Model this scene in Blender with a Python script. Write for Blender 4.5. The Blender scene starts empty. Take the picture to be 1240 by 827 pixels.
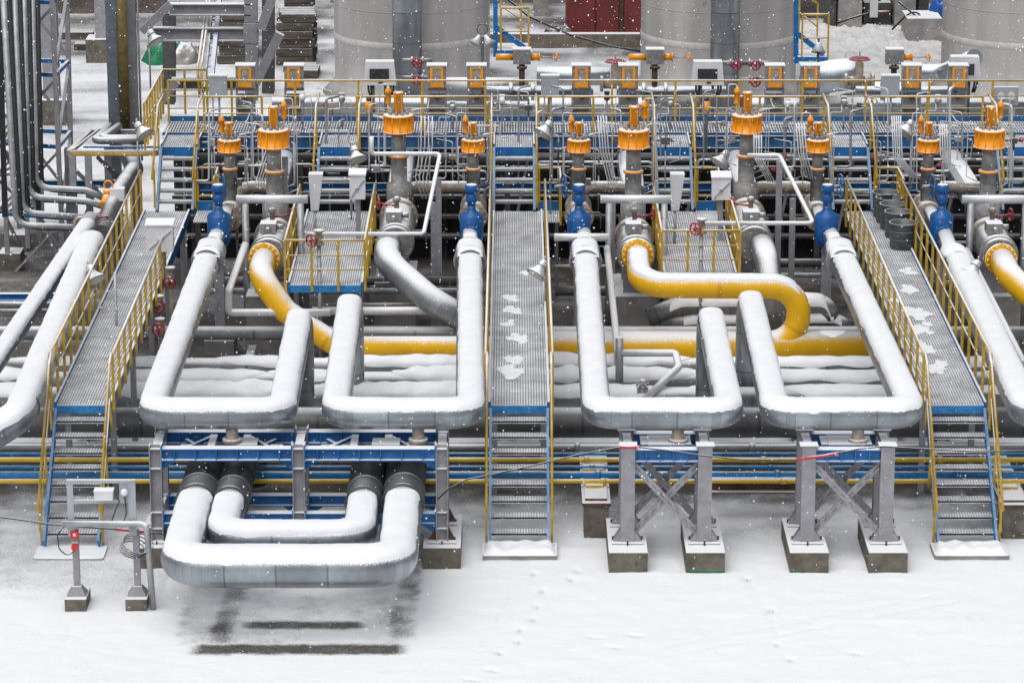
import bpy, math, random
import numpy as np
from math import sin, cos, tan, pi, radians, atan
from mathutils import Vector as V, Matrix, Quaternion, noise
random.seed(7)
S = bpy.context.scene
COL = S.collection
# ------------------------------------------------------------------ camera model (layout maths only)
F, PIT, H = 4050.0, radians(15.4), 18.3
def ray(u, v):
    x, y = (u-620)/F, (413-v)/F
    return V((x, cos(PIT)+y*sin(PIT), -sin(PIT)+y*cos(PIT)))
def pz(u, v, z):
    d = ray(u, v); return V((0, 0, H))+d*((z-H)/d.z)
def py(u, v, y):
    d = ray(u, v); return V((0, 0, H))+d*(y/d.y)
def px_x(u, Y, Z):          # X of image column u at depth Y, height Z
    return (u-620)/F*(Y*cos(PIT)+(H-Z)*sin(PIT))

# ------------------------------------------------------------------ materials
SNOW = (.92, .935, .955)
def mat(name, col, rough=.5, metal=0., snow=None, soft=.1, var=.18, scale=5., dust=0., wear=None, coarse=.22, fine=.35, bump=0., stretch=None, seam=None):
    m = bpy.data.materials.new(name); m.use_nodes = True
    nt = m.node_tree; N = nt.nodes; L = nt.links
    bs = N['Principled BSDF']
    geo = N.new('ShaderNodeNewGeometry')
    def nz(sc, det=3, vec=None, ro=.55):
        n = N.new('ShaderNodeTexNoise'); n.inputs['Scale'].default_value = sc; n.inputs['Detail'].default_value = det
        n.inputs['Roughness'].default_value = ro
        L.new(vec or geo.outputs['Position'], n.inputs['Vector']); return n.outputs['Fac']
    def math_(op, a, b=None, c=None):
        n = N.new('ShaderNodeMath'); n.operation = op
        for i, q in enumerate((a, b, c)):
            if q is None: continue
            if isinstance(q, (int, float)): n.inputs[i].default_value = q
            else: L.new(q, n.inputs[i])
        return n.outputs[0]
    def ramp(x, a, b, c=0., d=1.):
        n = N.new('ShaderNodeMapRange'); n.interpolation_type = 'SMOOTHSTEP'
        L.new(x, n.inputs[0])
        for i, q in enumerate((a, b, c, d)): n.inputs[i+1].default_value = q
        return n.outputs[0]
    def mixc(f, a, b):
        n = N.new('ShaderNodeMix'); n.data_type = 'RGBA'
        if isinstance(f, float): n.inputs[0].default_value = f
        else: L.new(f, n.inputs[0])
        for i, q in ((6, a), (7, b)):
            if isinstance(q, tuple): n.inputs[i].default_value = (*q, 1)
            else: L.new(q, n.inputs[i])
        return n.outputs[2]
    vec = None
    if stretch:
        mp = N.new('ShaderNodeMapping'); L.new(geo.outputs['Position'], mp.inputs[0]); mp.inputs['Scale'].default_value = stretch
        vec = mp.outputs[0]
    n1 = ramp(nz(scale, 5, vec), .3, .7)
    c = mixc(n1, tuple(x*(1-var) for x in col), tuple(min(1, x*(1+var)) for x in col))
    if wear:
        w = ramp(nz(scale*1.7, 6, None, .7), wear[1], wear[1]+.12)
        c = mixc(w, c, wear[0])
    if seam:
        at = N.new('ShaderNodeAttribute'); at.attribute_name = 'seam'
        fr = math_('ABSOLUTE', math_('SUBTRACT', math_('FRACT', at.outputs['Fac']), .5))
        c = mixc(ramp(fr, .006, .03, .75 if seam is True else seam, 0.), c, tuple(x*.35 for x in col))
        if seam is not True: wn_on = 0.12
        else: wn_on = .55
        wn = N.new('ShaderNodeTexWhiteNoise'); wn.noise_dimensions = '1D'; L.new(math_('FLOOR', math_('ADD', at.outputs['Fac'], .5)), wn.inputs['W'])
        c = mixc(math_('MULTIPLY', wn.outputs['Value'], wn_on), c, tuple(x*.62 for x in col))
    if snow is not None or dust > 0:
        sep = N.new('ShaderNodeSeparateXYZ'); L.new(geo.outputs['Normal'], sep.inputs[0])
        k = sep.outputs['Z']
        k = math_('MULTIPLY_ADD', math_('SUBTRACT', nz(2.2, 3), .5), coarse, k)
        k = math_('MULTIPLY_ADD', math_('SUBTRACT', nz(55, 3, None, .7), .5), fine, k)
        f = None
        if snow is not None: f = ramp(k, snow-soft, snow+soft)
        if dust > 0:
            d = math_('MULTIPLY', ramp(nz(70, 2, None, .6), .62-.2*dust, .70-.1*dust), min(1., dust*1.2))
            f = d if f is None else math_('MAXIMUM', f, d)
        c = mixc(f, c, SNOW)
        L.new(math_('MULTIPLY_ADD', f, .9-rough, rough), bs.inputs['Roughness'])
        if metal: L.new(math_('MULTIPLY_ADD', f, -metal, metal), bs.inputs['Metallic'])
        if metal == 0: bs.inputs['Metallic'].default_value = 0
    else:
        bs.inputs['Roughness'].default_value = rough; bs.inputs['Metallic'].default_value = metal
    L.new(c, bs.inputs['Base Color'])
    if bump:
        b = N.new('ShaderNodeBump'); b.inputs['Strength'].default_value = bump; b.inputs['Distance'].default_value = .02
        L.new(nz(30, 4), b.inputs['Height']); L.new(b.outputs[0], bs.inputs['Normal'])
    return m
M = {}
M['clad'] = mat('clad_metal', (.33, .36, .385), .34, .8, snow=.47, soft=.07, var=.3, scale=1.3, dust=.08, fine=.62, coarse=.14, seam=True)
M['clad_dark'] = mat('clad_dark', (.10, .105, .11), .42, .5, snow=1.02, soft=.12, var=.35, scale=2.5, dust=.1, seam=True)
M['clad_back'] = mat('clad_back', (.30, .31, .32), .45, .6, snow=.62, soft=.22, var=.25, scale=1.2, dust=.16, seam=True)
M['clad_old'] = mat('clad_old', (.17, .17, .17), .5, .45, snow=.86, soft=.2, var=.3, scale=1.5, dust=.15, seam=True)
M['stack'] = mat('stack_metal', (.24, .26, .275), .3, .92, var=.3, scale=.8, dust=.06, seam=True)
M['snow'] = mat('snow', SNOW, .9, 0, var=.03, scale=3, bump=.5)
M['galv'] = mat('galvanised', (.36, .37, .38), .45, .5, snow=.72, soft=.15, dust=.1)
M['steel'] = mat('grey_paint_steel', (.27, .265, .285), .55, 0, snow=.8, soft=.15, var=.14, dust=.1, wear=((.16, .11, .08), .72))
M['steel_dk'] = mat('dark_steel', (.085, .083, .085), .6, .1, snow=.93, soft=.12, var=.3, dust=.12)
M['black'] = mat('void_shade', (.032, .032, .034), .8, 0, var=.6, scale=1.5, dust=.03)  # near-black colour standing in for the deep shade below the platform
M['blue_dk'] = mat('blue_paint_dull', (.004, .08, .215), .5, 0, snow=.8, soft=.2, var=.35, scale=2, dust=.2, wear=((.05, .06, .075), .6))
M['grat'] = mat('grating_steel', (.50, .51, .54), .5, .2, snow=.98, soft=.24, var=.15, dust=.3, coarse=.7)
M['blue'] = mat('blue_paint', (.0, .125, .36), .42, 0, snow=.78, soft=.14, var=.22, dust=.09, wear=((.02, .04, .07), .70))
M['blue_lt'] = mat('blue_paint_snowy', (.003, .17, .42), .5, 0, snow=.86, soft=.22, var=.25, dust=.2)
M['blue_str'] = mat('blue_stringer', (.05, .18, .36), .5, 0, snow=.9, soft=.3, var=.3, dust=.3)
M['tread'] = mat('tread_steel', (.24, .25, .26), .5, .2, snow=.98, soft=.2, dust=.25)
M['vblue'] = mat('valve_blue', (.0, .085, .29), .33, 0, snow=.93, soft=.06, var=.15, dust=.05)
M['yel'] = mat('yellow_paint', (.50, .31, .022), .5, 0, snow=.66, soft=.3, var=.2, dust=.12, wear=((.2, .12, .05), .72))
M['ypipe'] = mat('yellow_pipe_paint', (.86, .47, .001), .45, 0, snow=.60, soft=.2, var=.07, scale=2, dust=.06, fine=1.1, wear=((.55, .27, .01), .70), seam=.35)
M['ythin'] = mat('yellow_line_paint', (.66, .42, .008), .45, 0, snow=.72, soft=.2, var=.1, dust=.05)
M['oran'] = mat('orange_paint', (.93, .325, .003), .4, 0, snow=.84, soft=.16, var=.1, dust=.03)
M['red'] = mat('red_paint', (.36, .012, .025), .5, 0, snow=.9, soft=.1, var=.2, dust=.1)
M['vgrey'] = mat('valve_grey', (.25, .245, .24), .5, .1, snow=.72, soft=.16, var=.25, scale=8, dust=.12)
M['tan'] = mat('primer_tan', (.30, .25, .20), .6, 0, snow=.8, soft=.16, var=.28, scale=7, dust=.12, wear=((.12, .07, .04), .66))
M['white'] = mat('white_sheet', (.68, .68, .70), .45, 0, snow=.7, soft=.1, var=.06, dust=.05)
M['panel'] = mat('panel_grey', (.36, .38, .41), .4, 0, snow=.7, soft=.1, var=.08, dust=.05)
M['lamp'] = mat('lamp_enamel', (.48, .49, .50), .35, .1, snow=.72, soft=.12, var=.1, dust=.05)
M['sheet'] = mat('grey_sheet', (.19, .18, .175), .6, 0, var=.2, dust=.12)
M['gwin'] = mat('dull_glass', (.30, .29, .28), .25, 0, var=.25, scale=9, dust=.06)
M['lens'] = mat('lamp_glass', (.55, .55, .48), .2, 0, var=.1)
M['screen'] = mat('dark_glass', (.035, .04, .045), .15, 0, var=.4, scale=20, dust=.08)
M['tubew'] = mat('white_tube', (.62, .63, .64), .4, .3, snow=.55, soft=.2, var=.08)
M['conc'] = mat('footing_concrete', (.13, .115, .09), .9, 0, snow=.7, soft=.12, var=.3, scale=5, dust=.05, wear=((.075, .062, .045), .58), bump=.4)
M['conc_lt'] = mat('pale_concrete', (.30, .29, .275), .9, 0, snow=.7, soft=.12, var=.2, scale=3, dust=.1, bump=.4)
M['tank'] = mat('tank_paint', (.37, .352, .345), .75, 0, var=.16, scale=1.6, dust=.14, stretch=(1, 1, .15), wear=((.24, .22, .21), .62))
M['redbox'] = mat('red_oxide', (.19, .028, .026), .6, 0, snow=.8, var=.22, scale=2, dust=.14)
M['wood'] = mat('weathered_timber', (.085, .07, .056), .9, 0, snow=.95, soft=.25, var=.5, scale=4, dust=.12, stretch=(.3, 1, 3))
M['green'] = mat('green_tarp', (.0, .17, .075), .5, 0, snow=.96, soft=.1, var=.2, dust=.1)
M['btarp'] = mat('blue_tarp', (.0, .10, .42), .5, 0, snow=.8, soft=.2, var=.2, dust=.1)
M['rust'] = mat('rusty_steel', (.085, .042, .028), .8, 0, snow=.72, soft=.12, var=.4, dust=.1)
M['olive'] = mat('olive_pipe', (.15, .11, .03), .6, 0, var=.3, dust=.08)
M['pole'] = mat('column_bluegrey', (.14, .17, .20), .5, .2, var=.2, dust=.08)
M['cable'] = mat('black_cable', (.02, .02, .022), .6, 0, snow=.8, soft=.15, var=.2)
M['redw'] = mat('red_white_sleeve', (.50, .03, .05), .5, 0, snow=.75, soft=.15, var=.2)
M['bucket'] = mat('bucket_zinc', (.12, .125, .13), .5, .4, var=.3, snow=.95, dust=.08)
M['redlamp'] = mat('red_button', (.6, .02, .015), .4, 0, var=.1)

# ------------------------------------------------------------------ mesh builder
def frame(t):
    t = t.normalized()
    a = V((0, 0, 1)) if abs(t.z) < .95 else V((0, 1, 0))
    x = t.cross(a).normalized(); return x, t.cross(x).normalized()
def fillet(pts, bend, k=7):
    pts = [V(p) for p in pts]
    if not bend: return pts
    out = [pts[0]]
    for i in range(1, len(pts)-1):
        a, b, c = pts[i-1], pts[i], pts[i+1]
        d1, d2 = (a-b), (c-b); l1, l2 = d1.length, d2.length
        d1.normalize(); d2.normalize()
        th = pi-d1.angle(d2)
        if th < .02: continue
        T = min(bend*tan(th/2), l1*(.5 if i > 1 else .98), l2*(.5 if i < len(pts)-2 else .98)); R = T/tan(th/2)
        n = max(2, int(k*th/(pi/2)+.5))
        bis = (d1+d2).normalized(); cen = b+bis*(R/cos(th/2))
        s, e = b+d1*T-cen, b+d2*T-cen
        for j in range(n+1):
            q = j/n; ang = s.angle(e)
            out.append(cen+(s*sin((1-q)*ang)+e*sin(q*ang))/sin(ang))
    out.append(pts[-1]); return out
ORG = {}
class MB:
    def __init__(s): s.v = []; s.f = []; s.s = []; s.seam = None
    def add(s, vs, fs, sm=False):
        o = len(s.v); s.v += [tuple(p) for p in vs]
        for i, f in enumerate(fs):
            s.f.append([o+k for k in f]); s.s.append(sm if isinstance(sm, bool) else sm[i])
        return s
    def box(s, x0, x1, y0, y1, z0, z1):
        return s.add([(x, y, z) for z in (z0, z1) for y in (y0, y1) for x in (x0, x1)],
                     [(0, 2, 3, 1), (4, 5, 7, 6), (0, 1, 5, 4), (2, 6, 7, 3), (0, 4, 6, 2), (1, 3, 7, 5)])
    def cbox(s, c, sx, sy, sz, rz=0, rx=0, taper=1.):
        R = Matrix.Rotation(rz, 3, 'Z') @ Matrix.Rotation(rx, 3, 'X'); vs = []
        for z in (-1, 1):
            k = taper if z > 0 else 1
            for y in (-1, 1):
                for x in (-1, 1): vs.append(V(c)+R @ V((x*sx/2*k, y*sy/2*k, z*sz/2)))
        return s.add(vs, [(0, 2, 3, 1), (4, 5, 7, 6), (0, 1, 5, 4), (2, 6, 7, 3), (0, 4, 6, 2), (1, 3, 7, 5)])
    def bar(s, a, b, w, h, up=(0, 0, 1)):
        a, b = V(a), V(b); t = (b-a).normalized(); up = V(up)
        if abs(t.dot(up)) > .98: up = V((0, 1, 0))
        x = t.cross(up).normalized(); y = x.cross(t).normalized()
        vs = [p+x*i*w/2+y*j*h/2 for p in (a, b) for j in (-1, 1) for i in (-1, 1)]
        return s.add(vs, [(0, 1, 3, 2), (4, 6, 7, 5), (0, 4, 5, 1), (2, 3, 7, 6), (0, 2, 6, 4), (1, 5, 7, 3)])
    def ibeam(s, a, b, w, h, t=.018, up=(0, 0, 1)):
        a, b = V(a), V(b); d = (b-a).normalized(); U = V(up)
        if abs(d.dot(U)) > .98: U = V((0, 1, 0))
        x = d.cross(U).normalized(); y = x.cross(d).normalized()
        s.bar(a+y*(h-t)/2, b+y*(h-t)/2, w, t, y); s.bar(a-y*(h-t)/2, b-y*(h-t)/2, w, t, y)
        return s.bar(a, b, t, h-2*t, y)
    def sweep(s, P, r, n=14, cap=True):
        P = [V(p) for p in P]; m = len(P)
        rr = r if isinstance(r, (list, tuple)) else [r]*m
        T = [(P[min(i+1, m-1)]-P[max(i-1, 0)]).normalized() for i in range(m)]
        x, y = frame(T[0]); vs = []
        for i in range(m):
            if i:
                q = T[i-1].rotation_difference(T[i]); x = q @ x; y = q @ y
            for k in range(n):
                a = 2*pi*k/n; vs.append(P[i]+(x*cos(a)+y*sin(a))*rr[i])
        fs = []; sm = []
        for i in range(m-1):
            for k in range(n):
                fs.append((i*n+k, i*n+(k+1) % n, (i+1)*n+(k+1) % n, (i+1)*n+k)); sm.append(True)
        if cap:
            fs.append(tuple(range(n))[::-1]); sm.append(False)
            fs.append(tuple((m-1)*n+k for k in range(n))); sm.append(False)
        return s.add(vs, fs, sm)
    def tube(s, pts, r, n=12, bend=0, k=7): return s.sweep(fillet(pts, bend, k), r, n)
    def cyl(s, a, b, r0, r1=None, n=18):
        return s.sweep([a, b], [r0, r0 if r1 is None else r1], n)
    def lathe(s, prof, base=(0, 0, 0), axis=(0, 0, 1), n=24):
        ax = V(axis).normalized(); x, y = frame(ax); vs = []; m = len(prof)
        for r, z in prof:
            for k in range(n):
                a = 2*pi*k/n; vs.append(V(base)+ax*z+(x*cos(a)+y*sin(a))*max(r, .0005))
        fs = []; sm = []
        for i in range(m-1):
            dr, dz = prof[i+1][0]-prof[i][0], prof[i+1][1]-prof[i][1]
            flat = abs(dz) < abs(dr)*.15
            for k in range(n):
                fs.append((i*n+k, i*n+(k+1) % n, (i+1)*n+(k+1) % n, (i+1)*n+k)); sm.append(not flat)
        fs.append(tuple(range(n))[::-1]); sm.append(False)
        fs.append(tuple((m-1)*n+k for k in range(n))); sm.append(False)
        return s.add(vs, fs, sm)
    def torus(s, c, axis, R, r, n=20, m=6):
        ax = V(axis).normalized(); x, y = frame(ax); vs = []
        for i in range(n):
            a = 2*pi*i/n; d = x*cos(a)+y*sin(a)
            for j in range(m):
                b = 2*pi*j/m; vs.append(V(c)+d*(R+r*cos(b))+ax*r*sin(b))
        fs = [(i*m+j, ((i+1) % n)*m+j, ((i+1) % n)*m+(j+1) % m, i*m+(j+1) % m) for i in range(n) for j in range(m)]
        return s.add(vs, fs, True)
    def bolts(s, c, axis, R, n, r=.018, h=.05):
        ax = V(axis).normalized(); x, y = frame(ax)
        for i in range(n):
            a = 2*pi*i/n; p = V(c)+(x*cos(a)+y*sin(a))*R
            s.cyl(p-ax*h/2, p+ax*h/2, r, n=6)
        return s
    def wheel(s, c, axis, R, r=.016, spokes=4):
        s.torus(c, axis, R, r, 22, 6); x, y = frame(V(axis))
        for i in range(spokes):
            a = pi*i/spokes*2; s.cyl(V(c), V(c)+(x*cos(a)+y*sin(a))*R, r*.7, n=5)
        return s.cyl(V(c)-V(axis).normalized()*.04, V(c)+V(axis).normalized()*.04, r*1.8, n=8)
    def build(s, name, m, parent=None, origin=None, sub=None):
        me = bpy.data.meshes.new(name)
        o = origin if origin is not None else (ORG[parent.name] if parent is not None else V((0, 0, 0)))
        me.from_pydata([(p[0]-o[0], p[1]-o[1], p[2]-o[2]) for p in s.v], [], s.f)
        me.polygons.foreach_set('use_smooth', s.s); me.update()
        if s.seam is not None:
            at = me.attributes.new('seam', 'FLOAT', 'POINT'); at.data.foreach_set('value', np.array(s.seam, dtype=np.float32))
        me.materials.append(M[m] if isinstance(m, str) else m)
        ob = bpy.data.objects.new(name, me); COL.objects.link(ob)
        if parent is not None: ob.parent = parent; ORG[ob.name] = V(o)
        else: ob.location = o; ORG[ob.name] = V(o)
        return ob
def tag(o, label, cat, group=None):
    o['label'] = label; o['category'] = cat
    if group: o['group'] = group
    return o
def thing(name, label, cat, loc, group=None):
    o = bpy.data.objects.new(name, None); COL.objects.link(o); o.location = loc; o.empty_display_size = .2
    ORG[o.name] = V(loc); return tag(o, label, cat, group)
def struct(name, mb, m):
    o = mb.build(name, m); o['kind'] = 'structure'; return o
def dup(root, loc, label, group=None):
    r = root.copy(); COL.objects.link(r); r.location = loc; r['label'] = label; ORG[r.name] = V(loc)
    if group: r['group'] = group
    for ch in list(root.children):
        c = ch.copy(); COL.objects.link(c); c.parent = r
        for g in list(ch.children):
            d = g.copy(); COL.objects.link(d); d.parent = c
    return r
def ring_seams(mb, P, n=28):
    q = .2; mb.seam = [q]*n
    for i, (a, b) in enumerate(zip(P, P[1:])):
        q += .46*(b-a).length; mb.seam += [q]*n
    return mb
def clad(name, m, parent, pts, r, bend, step=.9, k=6, n=28):
    """clad pipe; the vertex attribute 'seam' counts cladding joints along it"""
    P = fillet(pts, bend, k); mb = MB().sweep(P, r, n); q = .2; mb.seam = [q]*n
    for a, b in zip(P, P[1:]):
        L = (b-a).length; q += 1 if L < .3 else max(.5, round(L/step)); mb.seam += [q]*n
    return mb.build(name, m, parent)
def snow_cap(parent, pts, r, bend, seed=0, w=.89, h=.10, k=9, p=2.7, name='snow_cap'):
    """a lying layer of snow along the top of a pipe: flat crown, abrupt uneven edges"""
    F0 = fillet(pts, bend, k); P = [F0[0]]
    for a, b in zip(F0, F0[1:]):
        n = max(1, int((b-a).length/.07))
        for i in range(1, n+1): P.append(a.lerp(b, i/n))
    T = [(P[min(i+1, len(P)-1)]-P[max(i-1, 0)]).normalized() for i in range(len(P))]
    idx = [i for i in range(len(P)) if abs(T[i].z) < .86]; mb = MB(); vs = []; m_ = 18; n = len(idx); up = V((0, 0, 1)); acc = 0
    for q, i in enumerate(idx):
        t = T[i]; lat = V((t.y, -t.x, 0)); lat.normalize(); upn = lat.cross(t); upn = upn if upn.z > 0 else -upn
        e = min(1, q/2., (n-1-q)/2.)
        sx = V((P[i].x, P[i].y, seed))
        wl = w*(1+.07*noise.noise(sx*1.3)+.08*noise.noise(sx*4)+.05*noise.noise(sx*12)); wr = w*(1+.07*noise.noise(sx*1.3+V((9, 0, 0)))+.08*noise.noise(sx*4+V((7, 0, 0)))+.05*noise.noise(sx*12+V((7, 3, 0))))
        hh = (1+h*(1+.35*noise.noise(sx*1.1)))*r
        for j in range(m_+1):
            f = -cos(pi*j/m_); ww = wl if f < 0 else wr; y = f*ww*r
            ze = math.sqrt(max(.0, 1-min(.995, ww)**2))*r-.012
            z = ze+(hh-ze)*(max(0, 1-abs(f)**p))**(1/p)*(.25+.75*e if e < 1 else 1)+.006*noise.noise(V((P[i].x*9, P[i].y*9, j*.7+seed)))
            vs.append(P[i]+lat*y+upn*z)
    fs = []
    for i in range(n-1):
        for j in range(m_): q = i*(m_+1)+j; fs.append((q, q+m_+1, q+m_+2, q+1))
    return mb.add(vs, fs, True).build(name, 'snow', parent)
def railing(parent, pts, h=.9, sp=.9, mids=(.5,), r=.021, m='yel', name='railing', lean=None, ends=True):
    """top rail through pts(+h), posts on pts; part = rails, sub-parts = posts"""
    pts = [V(p) for p in pts]; up = V((0, 0, 1))
    mb = MB().tube([p+up*h for p in pts], r*1.15, 8)
    rail = mb.build(name, m, parent)
    for q in mids: MB().tube([p+up*h*q for p in pts], r*.7, 6).build('mid_rail', m, rail)
    for a, b in zip(pts, pts[1:]):
        L = (b-a).length; n = max(1, round(L/sp))
        for i in range(n+1):
            if i == 0 and a is not pts[0]: continue
            p = a.lerp(b, i/n)
            MB().bar(p-up*.08, p+up*(h-.004), .05, .03).build('post', m, rail)
    return rail
def grating(x0, x1, y0, y1, z, px=.045, pyy=.12, t=.03):
    mb = MB(); n = int((x1-x0)/px)
    for i in range(n+1):
        x = x0+(x1-x0)*i/n; mb.box(x-.011, x+.011, y0, y1, z-t, z)
    m = max(1, int((y1-y0)/pyy))
    for j in range(m+1):
        y = y0+(y1-y0)*j/m; mb.box(x0, x1, y-.012, y+.012, z-t*.9, z-.003)
    return mb
def snow_blob(x0, x1, y0, y1, z, h, seed=0, n=26, m=10):
    mb = MB(); vs = []; fs = []
    for i in range(n+1):
        for j in range(m+1):
            a, b = i/n, j/m
            e = min(1, min(a, 1-a)*(x1-x0)/.12)*min(1, min(b, 1-b)*(y1-y0)/.10)
            e = sin(min(1, e)*pi/2)
            w = .012*noise.noise(V((a*9+seed, b*4, 3.)))
            vs.append((x0+(x1-x0)*a+w*2, y0+(y1-y0)*b+w, z+h*e*(.85+.5*noise.noise(V((a*6+seed, b*3, seed))))))
    for i in range(n):
        for j in range(m):
            fs.append((i*(m+1)+j, (i+1)*(m+1)+j, (i+1)*(m+1)+j+1, i*(m+1)+j+1))
    return mb.add(vs, fs, True)

# ------------------------------------------------------------------ GROUND
def build_ground():
    xs = np.concatenate([np.array([-300, -150, -80, -45, -30, -20, -14, -11]), np.arange(-9.6, 9.61, .05), np.array([11, 14, 20, 30, 45, 80, 150, 300])])
    ys = np.concatenate([np.array([-60, 0, 20, 32, 40, 44]), np.arange(46.4, 57.0, .05), np.arange(57.2, 80, .35), np.arange(80, 118, .6), np.array([125, 140, 170, 220, 320, 500])])
    nx, ny = len(xs), len(ys)
    U = [px_x(221, 49.6, 1.19), px_x(482, 49.6, 1.19)]
    foot = [(645, 693, 5), (656, 714, -8), (651, 733, 10), (645, 749, 5), (629, 762, -15), (627, 776, 10), (604, 789, 25), (596, 810, 60), (570, 822, 60),
            (1000-66, 738, 20), (940, 778, 8), (957, 797, 15), (720, 770, 75), (745, 783, 80), (770, 768, 70), (690, 700, 20), (699, 690, 15), (905, 700, 10), (1035, 790, 60)]
    fp = [(pz(u, v, 0), radians(a)) for u, v, a in foot]
    tracks = []
    for u0, v0, u1, v1 in ((1240, 700, 760, 790), (1240, 712, 740, 806), (900, 690, 960, 800), (985, 700, 700, 772), (640, 680, 560, 827), (20, 760, 330, 800), (30, 775, 360, 822), (90, 745, 60, 827)):
        a_, b_ = pz(u0, v0, 0), pz(u1, v1, 0); tracks.append((a_.x, a_.y, b_.x, b_.y))
    vs = np.zeros((ny, nx, 3)); bare_and_shade = np.zeros((ny, nx))  # mask: snowless ground, plus relief shade painted as grey tint
    for j, y in enumerate(ys):
        for i, x in enumerate(xs):
            z = 0.; b = 0.
            n1 = noise.noise(V((x*.55, y*.55, 0))); n2 = noise.noise(V((x*2.3, y*2.3, 5)))
            n3 = noise.noise(V((x*7, y*7, 9)))
            if 46 < y < 57:
                z = .02*n1+.012*n2+.006*n3+.004*noise.noise(V((x*15, y*15, 3)))+.02*max(0, noise.noise(V((x*1.3+5, y*3.1, 8)))-.15)
                for p, a in fp:
                    dx, dy = x-p.x, y-p.y
                    if abs(dx) < .5 and abs(dy) < .5:
                        c, s_ = cos(a), sin(a); e = ((dx*c+dy*s_)/.06)**2+((-dx*s_+dy*c)/.13)**2
                        z -= .04*math.exp(-e); b += .46*math.exp(-e*1.2)  # dent, with its shade painted in as a grey tint
                # bare strips under the lower pipe loops
                def strip(d, w): return max(0, 1-max(0, abs(d)-w)/.16)
                ww = .06*n2+.05*n3+.05*n1
                for yc, w, a, c, st in ((48.55, .15, .32, .02, .86), (49.62, .11, 1.0, -.62, .8)):
                    if U[0]+a-.25 < x < U[1]+c+.25:
                        q = strip(y-yc+ww, w)*min(1, (x-(U[0]+a-.25))/.3)*min(1, (U[1]+c+.25-x)/.3)
                        b = max(b, q*st)
                if 48.2 < y < 53:
                    for xc, w, st in ((U[0]+.02, .05, .45), (U[0]+.66, .13, .62), (U[1]+.08, .13, .62), (U[1]-.42, .08, .32)):
                        if 48.7 < y: b = max(b, strip(x-xc+ww*1.5, w)*st*min(1, (y-48.5)/.4)*(.75+.7*n2))
                # thin cover between the loops
                if 48.0 < y < 53.6:
                    cx, hw = (U[0]+U[1])/2+.05, (U[1]-U[0])/2+.25+.12*n1+.06*n2; ex = max(0, abs(x-cx)-hw+.5)/.5; ey = max(0, 48.75+.08*n1+.04*n2-y+.25)/.5; q = 1-min(1, max(0, ((ex*ex+ey*ey)**.5-.35)/.65)); b = max(b, (.23+.30*n1+.18*n2+.12*n3)*q+.12*math.exp(-(((ex*ex+ey*ey)**.5-.8)/.12)**2)*max(0, .5+1.5*n3))
                if y < 53.4:
                    for (xa_, ya_, xb_, yb_) in tracks:
                        L2 = (xb_-xa_)**2+(yb_-ya_)**2; q = ((x-xa_)*(xb_-xa_)+(y-ya_)*(yb_-ya_))/L2
                        if 0 < q < 1:
                            d = abs((x-xa_)*(yb_-ya_)-(y-ya_)*(xb_-xa_))/L2**.5+.05*n2
                            g = math.exp(-(d/.07)**2)*max(0, .5+1.2*n2+.6*n1)*min(1, q*5, (1-q)*5); b = max(b, .20*g); z -= .015*g  # shallow rut, its relief shade tinted grey
                    b = max(b, .13*n1+.13*noise.noise(V((x*1.2, y*3.5, 7)))+.06*n3)  # faint grey smudges painted in for the shade of uneven snow
                # left trodden corner
                if x < -5.6:
                    d = (x+5.9)+.55*(y-53.4); b = max(b, max(0, min(1, .5-d*.8))*.36*max(0, min(1, (y-50.2)/1.6))+.12*n2*max(0, min(1, (y-50.2)/1.6)))
            # thin dirty snow below the plant
            k = max(0, min(1, (y-53.7+.5*n1)/.8))*max(0, min(1, (79-y)/3))
            deep = max(0, min(1, (y-55.2)/1.2))
            b = max(b, k*(.30+.52*deep+.30*n1+.18*n2))
            if 57.6 < y < 63.2: b = min(b, .22+.3*max(0, n1))
            if y >= 79:
                n4 = noise.noise(V((x*.35, y*1.6, 2))); b = max(b, .36+.36*n1+.20*n2+.36*n4+(.20 if 98 < y < 112 else 0)); z = .05*n1
            if y > 104: b = max(b, .45+.5*n1)
            vs[j, i] = (x, y, z); bare_and_shade[j, i] = max(0, min(1, b))
    idx = np.arange(nx*ny).reshape(ny, nx)
    fs = np.stack([idx[:-1, :-1], idx[:-1, 1:], idx[1:, 1:], idx[1:, :-1]], -1).reshape(-1, 4)
    me = bpy.data.meshes.new('ground'); me.from_pydata(vs.reshape(-1, 3).tolist(), [], fs.tolist())
    me.polygons.foreach_set('use_smooth', [True]*len(fs))
    at = me.attributes.new('bare_and_shade', 'FLOAT', 'POINT'); at.data.foreach_set('value', bare_and_shade.reshape(-1).astype(np.float32))
    m = bpy.data.materials.new('snowy_ground'); m.use_nodes = True; nt = m.node_tree; N = nt.nodes; L = nt.links; bs = N['Principled BSDF']
    a = N.new('ShaderNodeAttribute'); a.attribute_name = 'bare_and_shade'
    geo = N.new('ShaderNodeNewGeometry')
    def nz(sc, det=4, ro=.6):
        n = N.new('ShaderNodeTexNoise'); n.inputs['Scale'].default_value = sc; n.inputs['Detail'].default_value = det; n.inputs['Roughness'].default_value = ro
        L.new(geo.outputs['Position'], n.inputs['Vector']); return n.outputs['Fac']
    def mth(op, x, y, c=None):
        n = N.new('ShaderNodeMath'); n.operation = op
        for i, q in enumerate((x, y, c)):
            if q is None: continue
            if isinstance(q, (int, float)): n.inputs[i].default_value = q
            else: L.new(q, n.inputs[i])
        return n.outputs[0]
    k = mth('MULTIPLY_ADD', mth('SUBTRACT', nz(28, 4, .75), .5), .9, a.outputs['Fac'])
    k = mth('MULTIPLY_ADD', mth('SUBTRACT', nz(3, 4), .5), .35, k)
    mr = N.new('ShaderNodeMapRange'); mr.interpolation_type = 'SMOOTHSTEP'; L.new(k, mr.inputs[0]); mr.inputs[1].default_value = .08; mr.inputs[2].default_value = .95
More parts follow.
